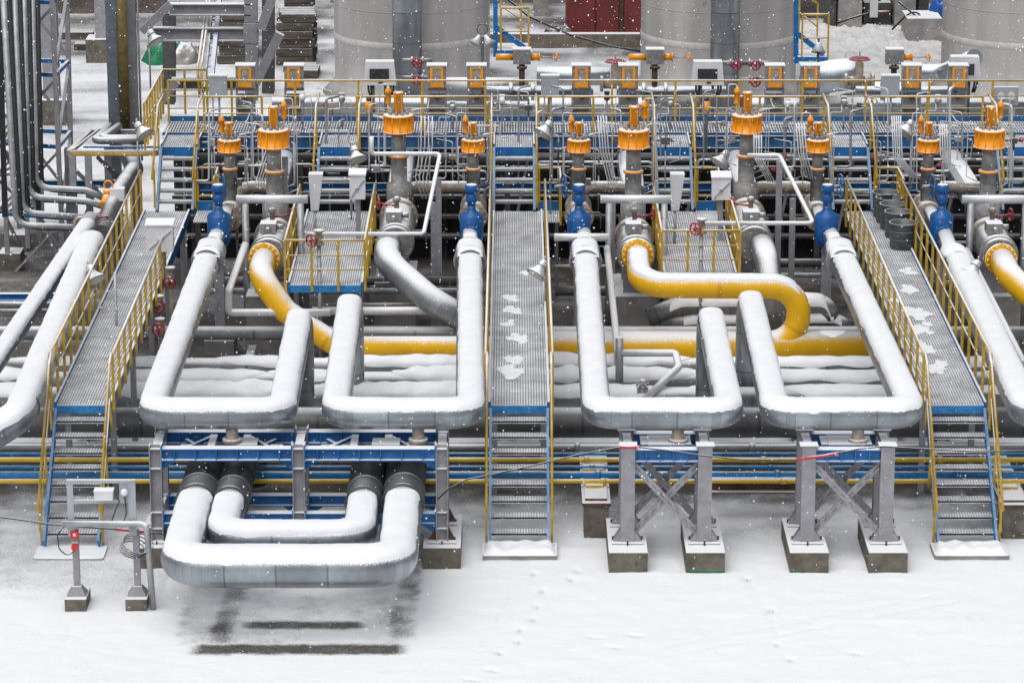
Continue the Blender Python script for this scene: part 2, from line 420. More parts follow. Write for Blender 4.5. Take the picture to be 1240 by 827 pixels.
    c1 = N.new('ShaderNodeMix'); c1.data_type = 'RGBA'; L.new(nz(2.5), c1.inputs[0]); c1.inputs[6].default_value = (.044, .037, .031, 1); c1.inputs[7].default_value = (.10, .088, .076, 1)
    c2 = N.new('ShaderNodeMix'); c2.data_type = 'RGBA'; L.new(nz(.7), c2.inputs[0]); c2.inputs[6].default_value = (.90, .915, .935, 1); c2.inputs[7].default_value = (.94, .95, .965, 1)
    c3 = N.new('ShaderNodeMix'); c3.data_type = 'RGBA'; L.new(mr.outputs[0], c3.inputs[0]); L.new(c2.outputs[2], c3.inputs[6]); L.new(c1.outputs[2], c3.inputs[7])
    L.new(c3.outputs[2], bs.inputs['Base Color']); bs.inputs['Roughness'].default_value = .85
    bp = N.new('ShaderNodeBump'); bp.inputs['Strength'].default_value = .35; bp.inputs['Distance'].default_value = .03
    L.new(nz(14, 5, .65), bp.inputs['Height']); L.new(bp.outputs[0], bs.inputs['Normal'])
    me.materials.append(m); ob = bpy.data.objects.new('ground', me); COL.objects.link(ob); ob['kind'] = 'structure'
build_ground()

# ------------------------------------------------------------------ UPPER EXPANSION LOOPS
ZL, YL, RL = 2.44, 53.05, .25
def loop(name, lab, uo, ui, ub, vend, ue, far=65.2):
    xo, xi = px_x(uo, YL, ZL), px_x(ui, YL, ZL)
    xb = px_x(ub, far, 2.55); xe = pz(ue, vend+8, ZL); ye = xe.y
    t = thing('pipe_loop', lab, 'pipe', ((xo+xi)/2, YL, ZL-RL), 'insulated expansion loops above the trestles')
    a = V((xo, YL, ZL)); bdir = (V((xb, far, 2.5))-a).normalized(); ylen = far-YL
    pt = lambda y: a+bdir*((y-YL)/bdir.y)
    clad('insulated_pipe', 'clad', t, [pt(63.1), a, (xi, YL, ZL), (xe.x, ye, ZL), (xe.x, ye, .6)], RL, .36, .95)
    clad('sleeve', 'clad', t, [pt(63.02), pt(64.1)], RL+.045, 0, .5)
    MB().sweep([pt(64.05), pt(64.35), pt(64.5), pt(far+.25)], [RL+.03, RL-.02, .165, .165], 22).build('bare_pipe', 'clad', t)
    MB().torus(pt(63.3), bdir, RL+.055, .022, 28, 6).build('clamp_band', 'steel', t)
    snow_cap(t, [pt(63.0), a, (xi, YL, ZL), (xe.x, ye, ZL), (xe.x, ye, .6)], RL, .36, uo)
    snow_cap(t, [pt(62.98), pt(64.08)], RL+.045, 0, uo+3, .85, .05)
    snow_cap(t, [pt(64.5), pt(far-.1)], .165, 0, uo+5, .8, .1)
    xm = (xo+xi)/2+.25
    MB().lathe([(.16, ZL-.50), (.16, ZL-.42), (.16, ZL-.42), (.10, ZL-.41), (.10, ZL-RL+.02)], (xm, YL, 0)).bolts((xm, YL, ZL-.46), (0, 0, 1), .13, 8, .015, .11).build('support_stub', 'tan', t)
    return t
L1 = loop('pipe_loop', 'snow covered silver pipe loop at the far left of the four upper loops', 183, 341, 262, 378, 363)
L2 = loop('pipe_loop', 'snow covered silver pipe loop just left of the central walkway', 570, 406, 569, 360, 424)
L3 = loop('pipe_loop', 'snow covered silver pipe loop just right of the central walkway', 722, 884, 707, 376, 860)
L4 = loop('pipe_loop', 'snow covered silver pipe loop beside the right hand walkway', 1104, 939, 1007, 356, 908)
# right edge leg and left edge pipes
t = thing('insulated_pipe', 'long snow covered pipe running out of frame at the right edge', 'pipe', (px_x(1242, YL, ZL), YL, 2.2))
xa, xb = px_x(1243, YL, ZL), px_x(1145, 65.2, 2.5)
clad('pipe_run', 'clad', t, [(xb+(xa-xb)*.13, 63.2, ZL), (xa, YL, ZL), (xa+3, YL, ZL)], .27, .4)
snow_cap(t, [(xb+(xa-xb)*.13, 63.2, ZL), (xa, YL, ZL), (xa+3, YL, ZL)], .27, .4, 31)
MB().sweep([(xb+(xa-xb)*.13, 63.1, ZL), (xb+(xa-xb)*.10, 63.8, ZL), (xb+(xa-xb)*.05, 64.5, ZL), (xb, 65.4, 2.5)], [.3, .3, .165, .165], 22).build('bare_pipe', 'clad', t)
t = thing('insulated_pipe', 'thick snow covered pipe with metal elbow at the left edge', 'pipe', (px_x(40, 52.6, ZL), 52.6, 2.1))
xa, xb = px_x(22, 52.8, ZL), px_x(112, 65., 2.45)
clad('pipe_run', 'clad', t, [(xb, 65., ZL), (xa, 52.8, ZL), (xa-.75, 52.2, ZL-.35), (xa-3, 52.2, ZL-.35)], .26, .5, .85)
snow_cap(t, [(xb, 65., ZL), (xa, 52.8, ZL), (xa-.6, 52.3, ZL-.28)], .26, .5, 37, .88)
MB().torus((xa+(xb-xa)*.06, 53.5, ZL), (xb-xa, 12.2, 0), .265, .02, 26, 6).build('clamp_band', 'steel_dk', t)
t = thing('insulated_pipe', 'thinner snow covered pipe lying left of the thick left edge pipe', 'pipe', (px_x(20, 56, ZL), 56, 2.2))
xa, xb = px_x(-34, 54, ZL), px_x(110, 67., 2.45)
clad('pipe_run', 'clad', t, [(xb, 67., ZL), (xa, 54, ZL), (xa-2, 53, ZL)], .175, .5, 1.2); snow_cap(t, [(xb, 66.5, ZL), (xa, 54, ZL), (xa-2, 53, ZL)], .175, .5, 41, .85)

# ------------------------------------------------------------------ LOWER U LOOPS
def uloop(lab, ul, ur, ufront, r, z, yf, ysn):
    x0, x1 = px_x(ul, yf+.7, z), px_x(ur, yf+.7, z)
    t = thing('pipe_loop', lab, 'pipe', ((x0+x1)/2, yf, z-r), 'low insulated pipe loops reaching out over the snow')
    clad('insulated_pipe', 'clad', t, [(x0, ysn, z), (x0, yf, z), (x1, yf, z), (x1, ysn, z)], r, r*1.55, .95, 8)
    snow_cap(t, [(x0, ysn-.06, z), (x0, yf, z), (x1, yf, z), (x1, ysn-.06, z)], r, r*1.55, ul, .86, .09)
    for x in (x0, x1):
        s = MB().sweep(fillet([(x, ysn-.02, z), (x, 56.3, z), (x, 56.3, .2)], .5), r+.022, 28).build('bare_sleeve', 'clad_dark', t)
        MB().torus((x, ysn+.03, z), (0, 1, 0), r+.02, .022, 28, 6).build('sleeve_band', 'steel_dk', s)
        MB().torus((x, ysn+.62, z), (0, 1, 0), r+.02, .016, 28, 6).build('sleeve_band', 'clad_old', s)
uloop('outer snow covered pipe loop reaching out lowest over the snow', 221, 482, 0, .32, 1.20, 48.95, 52.05)
uloop('inner snow covered pipe loop nested inside the lowest loop', 272, 437, 0, .275, 1.20, 50.3, 52.05)

# ------------------------------------------------------------------ FRAME UNDER LEFT LOOPS
YF, YB = 52.7, 53.65
def hpost(mb, x, y, z0, z1, w=.2, d=.2, t=.016):
    mb.box(x-w/2, x-w/2+t, y-d/2, y+d/2, z0, z1); mb.box(x+w/2-t, x+w/2, y-d/2, y+d/2, z0, z1)
    return mb.box(x-w/2+t, x+w/2-t, y-.01, y+.01, z0, z1)
XP = [px_x(188.5, YF, 1.8), px_x(361.5, YF, 1.8), px_x(535, YF, 1.8)]
fr = thing('pipe_support_frame', 'blue beamed steel frame on grey columns under the two left loops', 'support frame', (XP[1], YF, 0))
for x in XP:
    for y in (YF, YB):
        mb = hpost(MB(), x, y, .36, 2.03)
        for z in (.58, .86, 1.62, 1.96): mb.box(x-.084, x+.084, y-.095, y-.012, z, z+.012)
        c = mb.build('column', 'steel', fr)
        g = MB().box(x-.24, x+.24, y-.19, y+.19, .352, .375)
        for sx in (-1, 1):
            g.add([(x+sx*.102, y-.02, .375), (x+sx*.22, y-.02, .375), (x+sx*.102, y-.02, .62), (x+sx*.102, y+.0, .375), (x+sx*.22, y, .375), (x+sx*.102, y, .62)], [(0, 1, 2), (3, 5, 4), (0, 3, 4, 1), (1, 4, 5, 2), (0, 2, 5, 3)])
        g.bolts((x, y, .385), (0, 0, 1), .21, 4, .014, .08); g.build('base_plate', 'rust', c)
for i, x in enumerate(XP):
    f = tag(MB().cbox((x, (YF+YB)/2, .18), .62, 1.75, .36).build('concrete_footing', 'conc', None, V((x, 53.1, 0))),
        ['brown concrete footing at the left column partly behind the low loop', 'brown concrete footing of the middle column hidden behind the low loops', 'brown concrete footing at the column nearest the central stair'][i], 'footing', 'concrete footings of the blue beamed frame')
for a, b in ((0, 1), (1, 2)):
    x0, x1 = XP[a]+.115, XP[b]-.115
    for y in (YF, YB):
        bm = MB().ibeam((x0, y, 1.87), (x1, y, 1.87), .2, .21).build('cross_beam', 'blue', fr)
        for k in range(6):
            xx = x0+.2+(x1-x0-.4)*k/5; MB().box(xx-.006, xx+.006, y-.095, y-.011, 1.784, 1.956).build('stiffener', 'blue_lt', bm)
        for xx, sg in ((x0, 1), (x1, -1)):
            MB().cbox((xx-.007*sg, y, 1.83), .014, .22, .44).add([(xx, y-.01, 1.76), (xx+sg*.26, y-.01, 1.762), (xx, y-.01, 1.6), (xx, y+.01, 1.76), (xx+sg*.26, y+.01, 1.762), (xx, y+.01, 1.6)], [(0, 1, 2), (3, 5, 4), (0, 3, 4, 1), (1, 4, 5, 2), (0, 2, 5, 3)]).build('end_plate', 'blue', bm)
        lo = MB().ibeam((x0, y, .76), (x1, y, .76), .18, .19).build('lower_beam', 'blue', fr)
        for xx, sg in ((x0, 1), (x1, -1)):
            MB().cbox((xx-.007*sg, y, .74), .014, .2, .36).add([(xx, y-.01, .66), (xx+sg*.26, y-.01, .662), (xx, y-.01, .48), (xx, y+.01, .66), (xx+sg*.26, y+.01, .662), (xx, y+.01, .48)], [(0, 1, 2), (3, 5, 4), (0, 3, 4, 1), (1, 4, 5, 2), (0, 2, 5, 3)]).build('end_plate', 'blue', lo)
    xm = (x0+x1)/2
    br = MB()
    for q in (-1, 1):
        br.bar((xm+q*.75, YF+.1, 1.9), (xm+q*.3, YB-.1, 1.9), .06, .05); br.bar((xm+q*.75, YB-.1, 1.84), (xm+q*.3, YF+.1, 1.84), .06, .05)
        br.ibeam((xm+q*.28, YF+.1, 1.87), (xm+q*.28, YB-.1, 1.87), .12, .14)
    br.build('plan_brace', 'blue', fr)
    MB().box(xm+.02, xm+.48, 52.9, 53.3, 1.945, 1.955).build('bearing_plate', 'steel', fr)
for x in XP:
    for z in (1.87, .76):
        MB().ibeam((x, YF+.1, z), (x, YB-.1, z), .14, .18).build('tie_beam', 'blue', fr)

# ------------------------------------------------------------------ GREY TRESTLES UNDER RIGHT LOOPS
def trestle(ua, ub, lab, labs):
    xa, xb = px_x(ua, YF, 1.2), px_x(ub, YF, 1.2)
    t = thing('pipe_trestle', lab, 'support frame', ((xa+xb)/2, YF, 0), 'grey braced trestles under the right loops')
    for i, x in enumerate((xa, xb)):
        tag(MB().cbox((x, 53.0, .17), .64, 1.82, .36).build('concrete_footing', 'conc', None, V((x, 53.0, 0))), labs[i], 'footing', 'concrete footings of the grey trestles')
        for y in (YF, YB-.05):
            mb = MB().box(x-.115, x+.115, y-.11, y-.094, .35, 2.02).box(x-.115, x+.115, y+.094, y+.11, .35, 2.02).box(x-.01, x+.01, y-.094, y+.094, .35, 2.02)
            c = mb.build('column', 'steel', t)
            g = MB().box(x-.26, x+.26, y-.2, y+.2, .345, .37)
            for sx in (-1, 1):
                for yy in (y-.08, y+.08):
                    g.add([(x+sx*.117, yy-.008, .37), (x+sx*.24, yy-.008, .37), (x+sx*.117, yy-.008, .58), (x+sx*.117, yy+.008, .37), (x+sx*.24, yy+.008, .37), (x+sx*.117, yy+.008, .58)], [(0, 1, 2), (3, 5, 4), (0, 3, 4, 1), (1, 4, 5, 2), (0, 2, 5, 3)])
            g.build('base_plate', 'steel', c)
            MB().bolts((x, y, .39), (0, 0, 1), .24, 4, .015, .11).build('anchor_bolt', 'rust', c)
            MB().box(x-.15, x+.15, y-.13, y+.13, 2.02, 2.035).build('cap_plate', 'steel', c)
        for z in (1.9,):
            MB().ibeam((x, YF+.115, z), (x, YB-.17, z), .14, .18).build('tie_beam', 'steel', t)
    for y in (YF, YB-.05):
        bm = MB().ibeam((xa+.12, y, 1.85), (xb-.12, y, 1.85), .2, .22).build('cross_beam', 'blue', t)
        for k in range(4):
            xx = xa+.3+(xb-xa-.6)*k/3; MB().box(xx-.006, xx+.006, y-.095, y-.011, 1.76, 1.94).build('stiffener', 'blue_lt', bm)
        for sg, dy in ((1, -.035), (-1, .035)):
            a0, b0 = (xa+.12, xb-.12) if sg > 0 else (xb-.12, xa+.12)
            br = MB()
            for q in (-.045, .045):
                br.bar((a0, y+dy, 1.66+q), (b0, y+dy, .52+q), .05, .045, (0, 1, 0))
            for k in range(1, 8):
                f = k/8; br.cbox((a0+(b0-a0)*f, y+dy-.026, 1.66+(.52-1.66)*f), .07, .008, .13, 0)
            br.build('diagonal_brace', 'steel', t)
    xm = (xa+xb)/2
    MB().box(xm-.3, xm+.3, 52.85, 53.4, 1.962, 1.972).box(xm-.42, xm-.30, 52.9, 53.4, 1.80, 1.962).box(xm+.30, xm+.42, 52.9, 53.4, 1.80, 1.962).build('saddle_beam', 'blue', t)
trestle(760, 853, 'grey cross braced trestle beneath the loop right of the central stair', ['footing under the left leg of the trestle nearest the central stair', 'footing with green paint line under the right leg of the inner trestle'])
def green_line(u, f0, f1, sx):
    x = px_x(u, YF, 1.2)
    fo = [o for o in COL.objects if o.get('category') == 'footing' and abs(o.location.x-x) < .05 and 'trestle' in o['label']][0]
    MB().box(x-.32+.64*f0, x-.32+.64*f1, 52.086, 52.089, .02, .055).build('paint_line', 'green', fo)
green_line(853, .1, 1, 1)
trestle(978, 1073, 'grey cross braced trestle beneath the loop nearest the right stair', ['footing with green corner under the left leg of the outer trestle', 'footing under the right leg of the trestle nearest the right stair'])

green_line(978, .0, .3, 1)
# ------------------------------------------------------------------ LOW HEADER PIPES
def snow_run(parent, xa, L, Y, z, r, h, seed):
    mb = MB(); n = int(L/.07); vs = []; fs = []; m_ = 10
    for i in range(n+1):
        a = i/n; e = min(1, min(a, 1-a)*L/.55); e = e**.6
        wob = .22*noise.noise(V((xa+a*L*1.2, seed*3.1, 0)))
        for j in range(m_+1):
            th = radians(90)+radians(72)*(2*j/m_-1)*e*(1+.25*noise.noise(V((xa+a*L*2, seed, j*.2))))+wob*.3
            prof = cos((2*j/m_-1)*pi/2)**.5 if 0 < j < m_ else 0
            rr = r+.004+h*e*prof*(.75+.6*noise.noise(V((xa+a*L*3.5, seed+9, j*.35))))
            vs.append((xa+a*L+.03*noise.noise(V((j*.8, xa, a*9))), Y+cos(th)*rr, z+sin(th)*rr))
    for i in range(n):
        for j in range(m_):
            p = i*(m_+1)+j; fs.append((p, p+1, p+m_+2, p+m_+1))
    return mb.add(vs, fs, True).build('snow_cover', 'snow', parent)
def header(lab, v, z, r, m, x0=-12, x1=12, snowy=0., seed=1, step=1.6, y=None, cap=False):
    Y = y or pz(620, v, z).y
    t = thing('header_pipe', lab, 'pipe', ((x0+x1)/2, Y, z-r), 'header pipes running left to right under the plant')
    clad('pipe_run', m, t, [(x0, Y, z), (x1, Y, z)], r, 0, step, n=22)
    if snowy:
        x = x0+.2; rnd = random.Random(seed)
        while x < x1-1:
            L = rnd.uniform(.9, 4.6); snow_run(t, x, L, Y, z, r, snowy*rnd.uniform(.45, 1.45), seed+rnd.uniform(0, 50)); x += L+rnd.uniform(-.35, .9)
    return t, Y
header('dark silver header pipe at the back of the low header row', 403, .80, .14, 'clad_back', seed=2)
header('snow heaped header pipe just in front of the yellow header', 444, .66, .18, 'clad_back', snowy=.08, seed=3)
header('snow heaped header pipe second in front of the yellow header', 462, .67, .20, 'clad_back', snowy=.11, seed=4)
header('snow covered header pipe lying behind the thick dark one', 482, .66, .22, 'clad_back', snowy=.10, seed=5)
header('thick dark header pipe nearest the viewer beneath the loops', 511, .72, .28, 'clad_old', snowy=0, seed=6)
YH, ZH = 63.3, .76
xl = px_x(388, YH, ZH); xr = px_x(1052, YH, ZH)
t = thing('yellow_pipe', 'yellow header pipe partly snowed over running behind the loops', 'pipe', (0, YH, ZH-.24))
P = fillet([(xl-.2, YH, ZH), (xr, YH, ZH), (xr+.001, YH, ZH)], 0)
MB().sweep([(xl+.58, YH, ZH), (px_x(640, YH, ZH), YH, ZH), (px_x(670, YH, ZH), YH, ZH), (xr, YH, ZH)], [.205, .205, .31, .31], 28).build('pipe_run', 'ypipe', t)
MB().lathe([(.02, .16), (.14, .13), (.22, .07), (.308, 0), (.308, -.02)][::-1], (xr, YH, ZH), (1, 0, 0)).build('end_cap', 'ypipe', t)
snow_run(t, px_x(990, YH, ZH), px_x(1024, YH, ZH)-px_x(990, YH, ZH), YH, ZH, .31, .02, 3)
for ua, ub in ((700, 760), (905, 945)): snow_run(t, px_x(ua, YH, ZH), px_x(ub, YH, ZH)-px_x(ua, YH, ZH), YH, ZH, .31, .015, ua)
# yellow connecting elbows
t = thing('yellow_pipe', 'yellow pipe bending down from the left flanged valve', 'pipe', py(320, 312, 64.8))
a = py(320, 312, 64.8)
P = fillet([a, a+V((-.02, -1.05, -.1)), py(345, 376, 63.5), V((xl+.35, YH, ZH)), V((xl+.6, YH, ZH))], .55, 9)
ring_seams(MB().sweep(P, [.245-.035*max(0, i/(len(P)-1)-.5)*2 for i in range(len(P))], 28), P).build('pipe_run', 'ypipe', t)
def yflange(t, c, R=.32):
    MB().lathe([(R*.8, -.10), (R, -.10), (R, 0), (R, .0), (R*.82, .005)], c, (0, 1, 0), 30).bolts(c+V((0, -.1, 0)), (0, 1, 0), R*.87, 16, .024, .10).cbox(c+V((0, -.14, .25)), .05, .03, .2).cbox(c+V((0, -.16, .15)), .16, .03, .03).build('flange', 'ypipe', t)
yflange(t, a)
t = thing('yellow_pipe', 'yellow pipe sweeping right from the flanged valve then down to the header', 'pipe', py(772, 307, 64.8))
a = py(772, 307, 64.8); b = py(800, 347, YH)
xe = px_x(967, YH, 1.5)
P = fillet([a, V((a.x, YH, b.z+.02)), V((xe, YH, b.z)), V((xe, YH, ZH+.10)), V((xe-1.25, YH, ZH+.06))], .55, 10)
ring_seams(MB().sweep(P, .238, 28), P).build('pipe_run', 'ypipe', t)
snow_cap(t, [a+V((0, -.15, 0)), V((a.x, YH, b.z+.02)), V((xe, YH, b.z)), V((xe, YH, ZH+.04))], .238, .55, 51, .80, .07, 10)
yflange(t, a)
t = thing('yellow_pipe', 'yellow flanged pipe elbow at the right edge of the picture', 'pipe', py(1212, 313, 64.8))
a = py(1212, 313, 64.8); b = py(1250, 360, 63.5)
MB().sweep(fillet([a, a+V((.02, -.9, -.1)), b, b+V((2, 0, -.3))], .5, 9), .255, 28).build('pipe_run', 'ypipe', t)
yflange(t, a)
# grey downcomers
t = thing('insulated_pipe', 'grey clad pipe curving down right from the valve left of centre', 'pipe', py(470, 297, 65.6))
a = py(470, 297, 65.6)
clad('pipe_run', 'clad_back', t, [a, a+V((0, -.9, -.12)), py(520, 362, 63.9), py(585, 400, 63.6)], .27, .9, .35, 12)
t = thing('insulated_pipe', 'grey snow topped pipe dropping behind the yellow sweep', 'pipe', py(922, 297, 65.6))
a = py(922, 297, 65.6)
clad('pipe_run', 'clad_back', t, [a, a+V((0.05, -.7, -.1)), py(932, 345, 64.4), py(940, 410, 64.2)], .25, .5, .35, 10)
# snow heaped insulated pipes right of centre
for lab, p, r in (('lumpy snow covered pipe rising below the yellow sweep', [(785, 385), (825, 368), (1000, 368), (1005, 385)], .19), ('low snow covered pipe lying under the yellow sweep', [(800, 393), (840, 390), (1010, 388), (1030, 398)], .16)):
    t = thing('insulated_pipe', lab, 'pipe', py(*p[1], 64.6))
    P = fillet([py(*q, 64.6) for q in p], .2); clad('pipe_run', 'clad_back', t, P, r, 0, .9)
    vs = []; fs = []; X0, X1 = P[1].x-.2, P[-2].x+.1; n = 70
    for i in range(n+1):
        a = i/n; x = X0+(X1-X0)*a; zc = np.interp(x, [q.x for q in P], [q.z for q in P]); e = min(1, min(a, 1-a)*9)**.6
        for j in range(11):
            th = pi*j/10; rr = r+.006+.06*e*(sin(th)**.6 if 0 < j < 10 else 0)*(.8+.6*noise.noise(V((x*3, j*.4, r*50))))
            vs.append((x, P[1].y+cos(th)*rr, zc+sin(th)*rr))
    for i in range(n):
        for j in range(10): q = i*11+j; fs.append((q, q+1, q+12, q+11))
    MB().add(vs, fs, True).build('snow_cover', 'snow', t)
# thin colour lines in the front rack
for lab, v, z, r, m in (('thin grey line at the back of the front pipe rack', 541, .74, .07, 'clad_back'), ('thin blue line behind the upper yellow line', 549, .74, .028, 'blue_lt'),
                        ('upper yellow line of the front pipe rack', 556, .74, .045, 'ythin'), ('blue line between the two yellow lines nearer the upper one', 565, .74, .03, 'blue_lt'),
                        ('wider blue line snowed on top above the lower yellow line', 574, .74, .06, 'blue_lt'), ('lower yellow line nearest the viewer in the front rack', 582, .74, .04, 'ythin')):
    Y = pz(620, v, z).y
    t = thing('rack_pipe', lab, 'pipe', (0, Y, z-r), 'thin coloured lines of the front pipe rack')
    mb = MB().cyl((-12, Y, z), (12, Y, z), r, n=12); mb.build('pipe_run', m, t)
    for x in np.arange(-10.5, 11, 3.1): MB().cyl((x+v*.01, Y, z), (x+v*.01+.09, Y, z), r*1.35, n=12).build('coupling', m, t)
for lab, u, w, v0 in (('brown concrete post holding the rack pipes right of the central stair', 722, .42, 650), ('brown concrete post holding the rack pipes at the right edge', 1228, .42, 652)):
    p = pz(u, v0, 0); t = thing('rack_support', lab, 'support post', p, 'concrete posts of the front pipe rack')
    MB().box(p.x-w/2, p.x+w/2, p.y, p.y+.5, 0, .56).build('post', 'conc', t)
    MB().box(p.x-w/2-.03, p.x+w/2+.03, p.y-.04, p.y+3.2, .56, .62).box(p.x-w/2+.02, p.x+w/2-.02, p.y+.1, p.y+3.1, .62, .66).build('cap_beam', 'rust', t)
    MB().cbox((p.x-.02, p.y+.82, .68), .3, .3, .06).cbox((p.x-.02, p.y+1.7, .69), .36, .3, .08).build('pipe_shoe', 'yel', t)
for lab, u0, u1, v in (('rusty steel beam low between the two grey trestles', 862, 972, 586),):
    y = 55.0; a, b = py(u0, v, y), py(u1, v, y)
    tag(MB().ibeam(a, b, .25, .24).build('rusty_beam', 'rust', None, a), lab, 'beam')
# dark plate put in to shade the back of the rack
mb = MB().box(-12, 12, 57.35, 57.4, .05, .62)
tag(mb.build('rack_shade_plate', 'steel_dk', None, V((0, 57.37, 0))), 'long dark plate shading the back of the front pipe rack', 'beam')
mb = MB()
for x in np.arange(-10.4, 10.5, 2.6): mb.ibeam((x, 54.6, .60), (x, 64.2, .60), .14, .12)
# sleepers as separate things
sl = None
for i, x in enumerate(np.arange(-10.4, 10.5, 2.6)):
    lab = 'dark steel sleeper beam carrying the low header pipes'
    b = MB().ibeam((x, 57.5, .36), (x, 64.6, .36), .16, .14)
    for yy in (57.9, 60.5, 64.2): b.box(x-.05, x+.05, yy, yy+.12, 0, .29)
    tag(b.build('sleeper_beam', 'steel_dk', None, V((x, 61, 0))), lab, 'beam', 'sleeper beams under the header pipes')

# ------------------------------------------------------------------ WALKWAYS AND STAIRS
ZD, ZP = 1.94, 3.1
Y0, Y1, YU = 55.3, 69.9, 71.1
YW0, YW1 = 72.4, 73.8
def lower_stair(x0, x1, lab, lean=0.):
    t = thing('stairway', lab, 'stair', ((x0+x1)/2, 53.3, 0), 'open steel stairs from the snow to the walkways')
    for x in (x0, x1):
        MB().bar((x, Y0+.02, ZD-.12), (x, 53.3, .10), .045, .2).build('stringer', 'blue_lt', t)
    for k in range(1, 9):
        z = ZD-k*ZD/9; y = Y0-k*2.0/9
        mb = grating(x0+.03, x1-.03, y-.02, y+.22, z, .045, .08, .035)
        mb.box(x0+.03, x1-.03, y-.032, y-.022, z-.05, z-.002)
        mb.build('tread', 'grat', t)
    for x, s in ((x0-.06, -1), (x1+.06, 1)):
        mb = MB().tube([(x, Y0+.05, ZD+.92), (x, Y0-.25, ZD+.80), (x, 53.12, .74)], .024, 8, .1)
        mb.tube([(x, Y0-.2, ZD+.38), (x, 53.2, .34)], .012, 6)
        hr = mb.build('handrail', 'yel', t)
        for q in (.1, .5, .93):
            y = Y0-.15-q*1.95; zz = ZD-(Y0-y)*.97
            MB().bar((x, y+.12, zz-.05), (x, y-.06, zz+.78), .04, .022).build('post', 'yel', hr)
    MB().box(x0-.12, x1+.14, 52.75, 53.4, 0, .03 if 'left' in lab else .085).build('foot_slab', 'conc_lt', t)
    if 'left' not in lab: snow_blob(x0-.1, x1+.12, 52.72, 53.3, .08, .12, x0).build('snow_heap', 'snow', t)
    else: snow_blob(x0-.1, x1+.12, 52.72, 53.3, .026, .02, x0).build('snow_heap', 'snow', t)
    return t
def upper_stair(u0, u1, lab):
    x0, x1 = px_x(u0, Y1+.2, ZD+.3), px_x(u1, Y1+.2, ZD+.3)
    t = thing('stairway', lab, 'stair', ((x0+x1)/2, Y1, ZD), 'short steel stairs up to the blue platform')
    for x in (x0, x1):
        MB().bar((x, Y1-.05, ZD+.0), (x, YU, ZP-.06), .055, .17).build('stringer', 'blue_str', t)
    for k in range(1, 6):
        f = k/6; z = ZD+(ZP-ZD)*f; y = Y1+(YU-Y1)*f
        MB().box(x0+.03, x1-.03, y-.1, y+.10, z-.03, z).box(x0+.03, x1-.03, y-.115, y-.102, z-.05, z).build('tread', 'tread', t)
    for x in (x0-.05, x1+.05):
        hr = MB().tube([(x, Y1-.35, ZD+.78), (x, YU-.05, ZP+.92), (x, YU+1.2, ZP+.92)], .026, 8, .15).build('handrail', 'yel', t)
        for f in (.05, .95): MB().bar((x, Y1+(YU-Y1)*f, ZD+(ZP-ZD)*f), (x, Y1+(YU-Y1)*f, ZD+(ZP-ZD)*f+.85), .045, .03).build('post', 'yel', hr)
    return x0, x1
def walkway(x0, x1, ya, yb, lab, rails, xb0=None, xb1=None, closed=False):
    t = thing('walkway', lab, 'walkway', ((x0+x1)/2, ya, 0))
    n = max(1, round((yb-ya)/1.45))
    for i in range(n):
        grating(x0+.02, x1-.02, ya+(yb-ya)*i/n+.006, ya+(yb-ya)*(i+1)/n-.006, ZD).build('deck_grating', 'grat', t)
    for x in (x0-.02, x1+.02): MB().box(x-.02, x+.02, ya, yb, ZD-.2, ZD+.05).build('edge_beam', 'blue', t)
    MB().box(x0+.01, x1-.01, ya-.02, ya, ZD-.16, ZD-.01).build('end_beam', 'blue_lt', t)
    lg = MB()
    for y in np.arange(ya+1, yb, 3.2):
        for x in (x0+.06, x1-.06):
            MB().box(x-.05, x+.05, y-.05, y+.05, 0, ZD-.2).build('leg', 'steel', t)
        MB().box(x0+.02, x1-.02, y-.04, y+.04, ZD-.15, ZD-.05).build('cross_bar', 'steel', t)
    for (side, a, b) in rails:
        x = x0-.085 if side < 0 else x1+.085
        railing(t, [(x, a, ZD-.05), (x, b, ZD-.05)], .95, .9)
    if closed: railing(t, [(x0-.085, ya-.03, ZD-.05), (x1+.085, ya-.03, ZD-.05)], .95, .6, (.38, .68))
    return t
WX = {}
x0, x1 = px_x(68, Y0, ZD), px_x(132, Y0, ZD); lower_stair(x0, x1, 'blue stringer stair at the left with light snow at its foot')
walkway(x0, x1, Y0, Y1, 'grating walkway with yellow rails at the left', [(-1, Y0, Y1), (1, Y0, 64.2)])
x0, x1 = px_x(594, Y0, ZD), px_x(663, Y0, ZD); lower_stair(x0, x1, 'central open stair with snow heaped on its foot slab')
wc = walkway(x0, x1, Y0, Y1, 'long grating walkway in the centre with snow patches', [(-1, Y0, Y1), (1, Y0, 69.)])
WC = (x0, x1)
x0, x1 = px_x(1123, Y0, ZD), px_x(1192, Y0, ZD); lower_stair(x0, x1, 'blue stringer stair at the right with snow on its foot slab')
wr = walkway(x0, x1, Y0, Y1, 'grating walkway with yellow rails and buckets at the right', [(-1, Y0, 69.), (1, Y0, 69.)])
WR = (x0, x1)
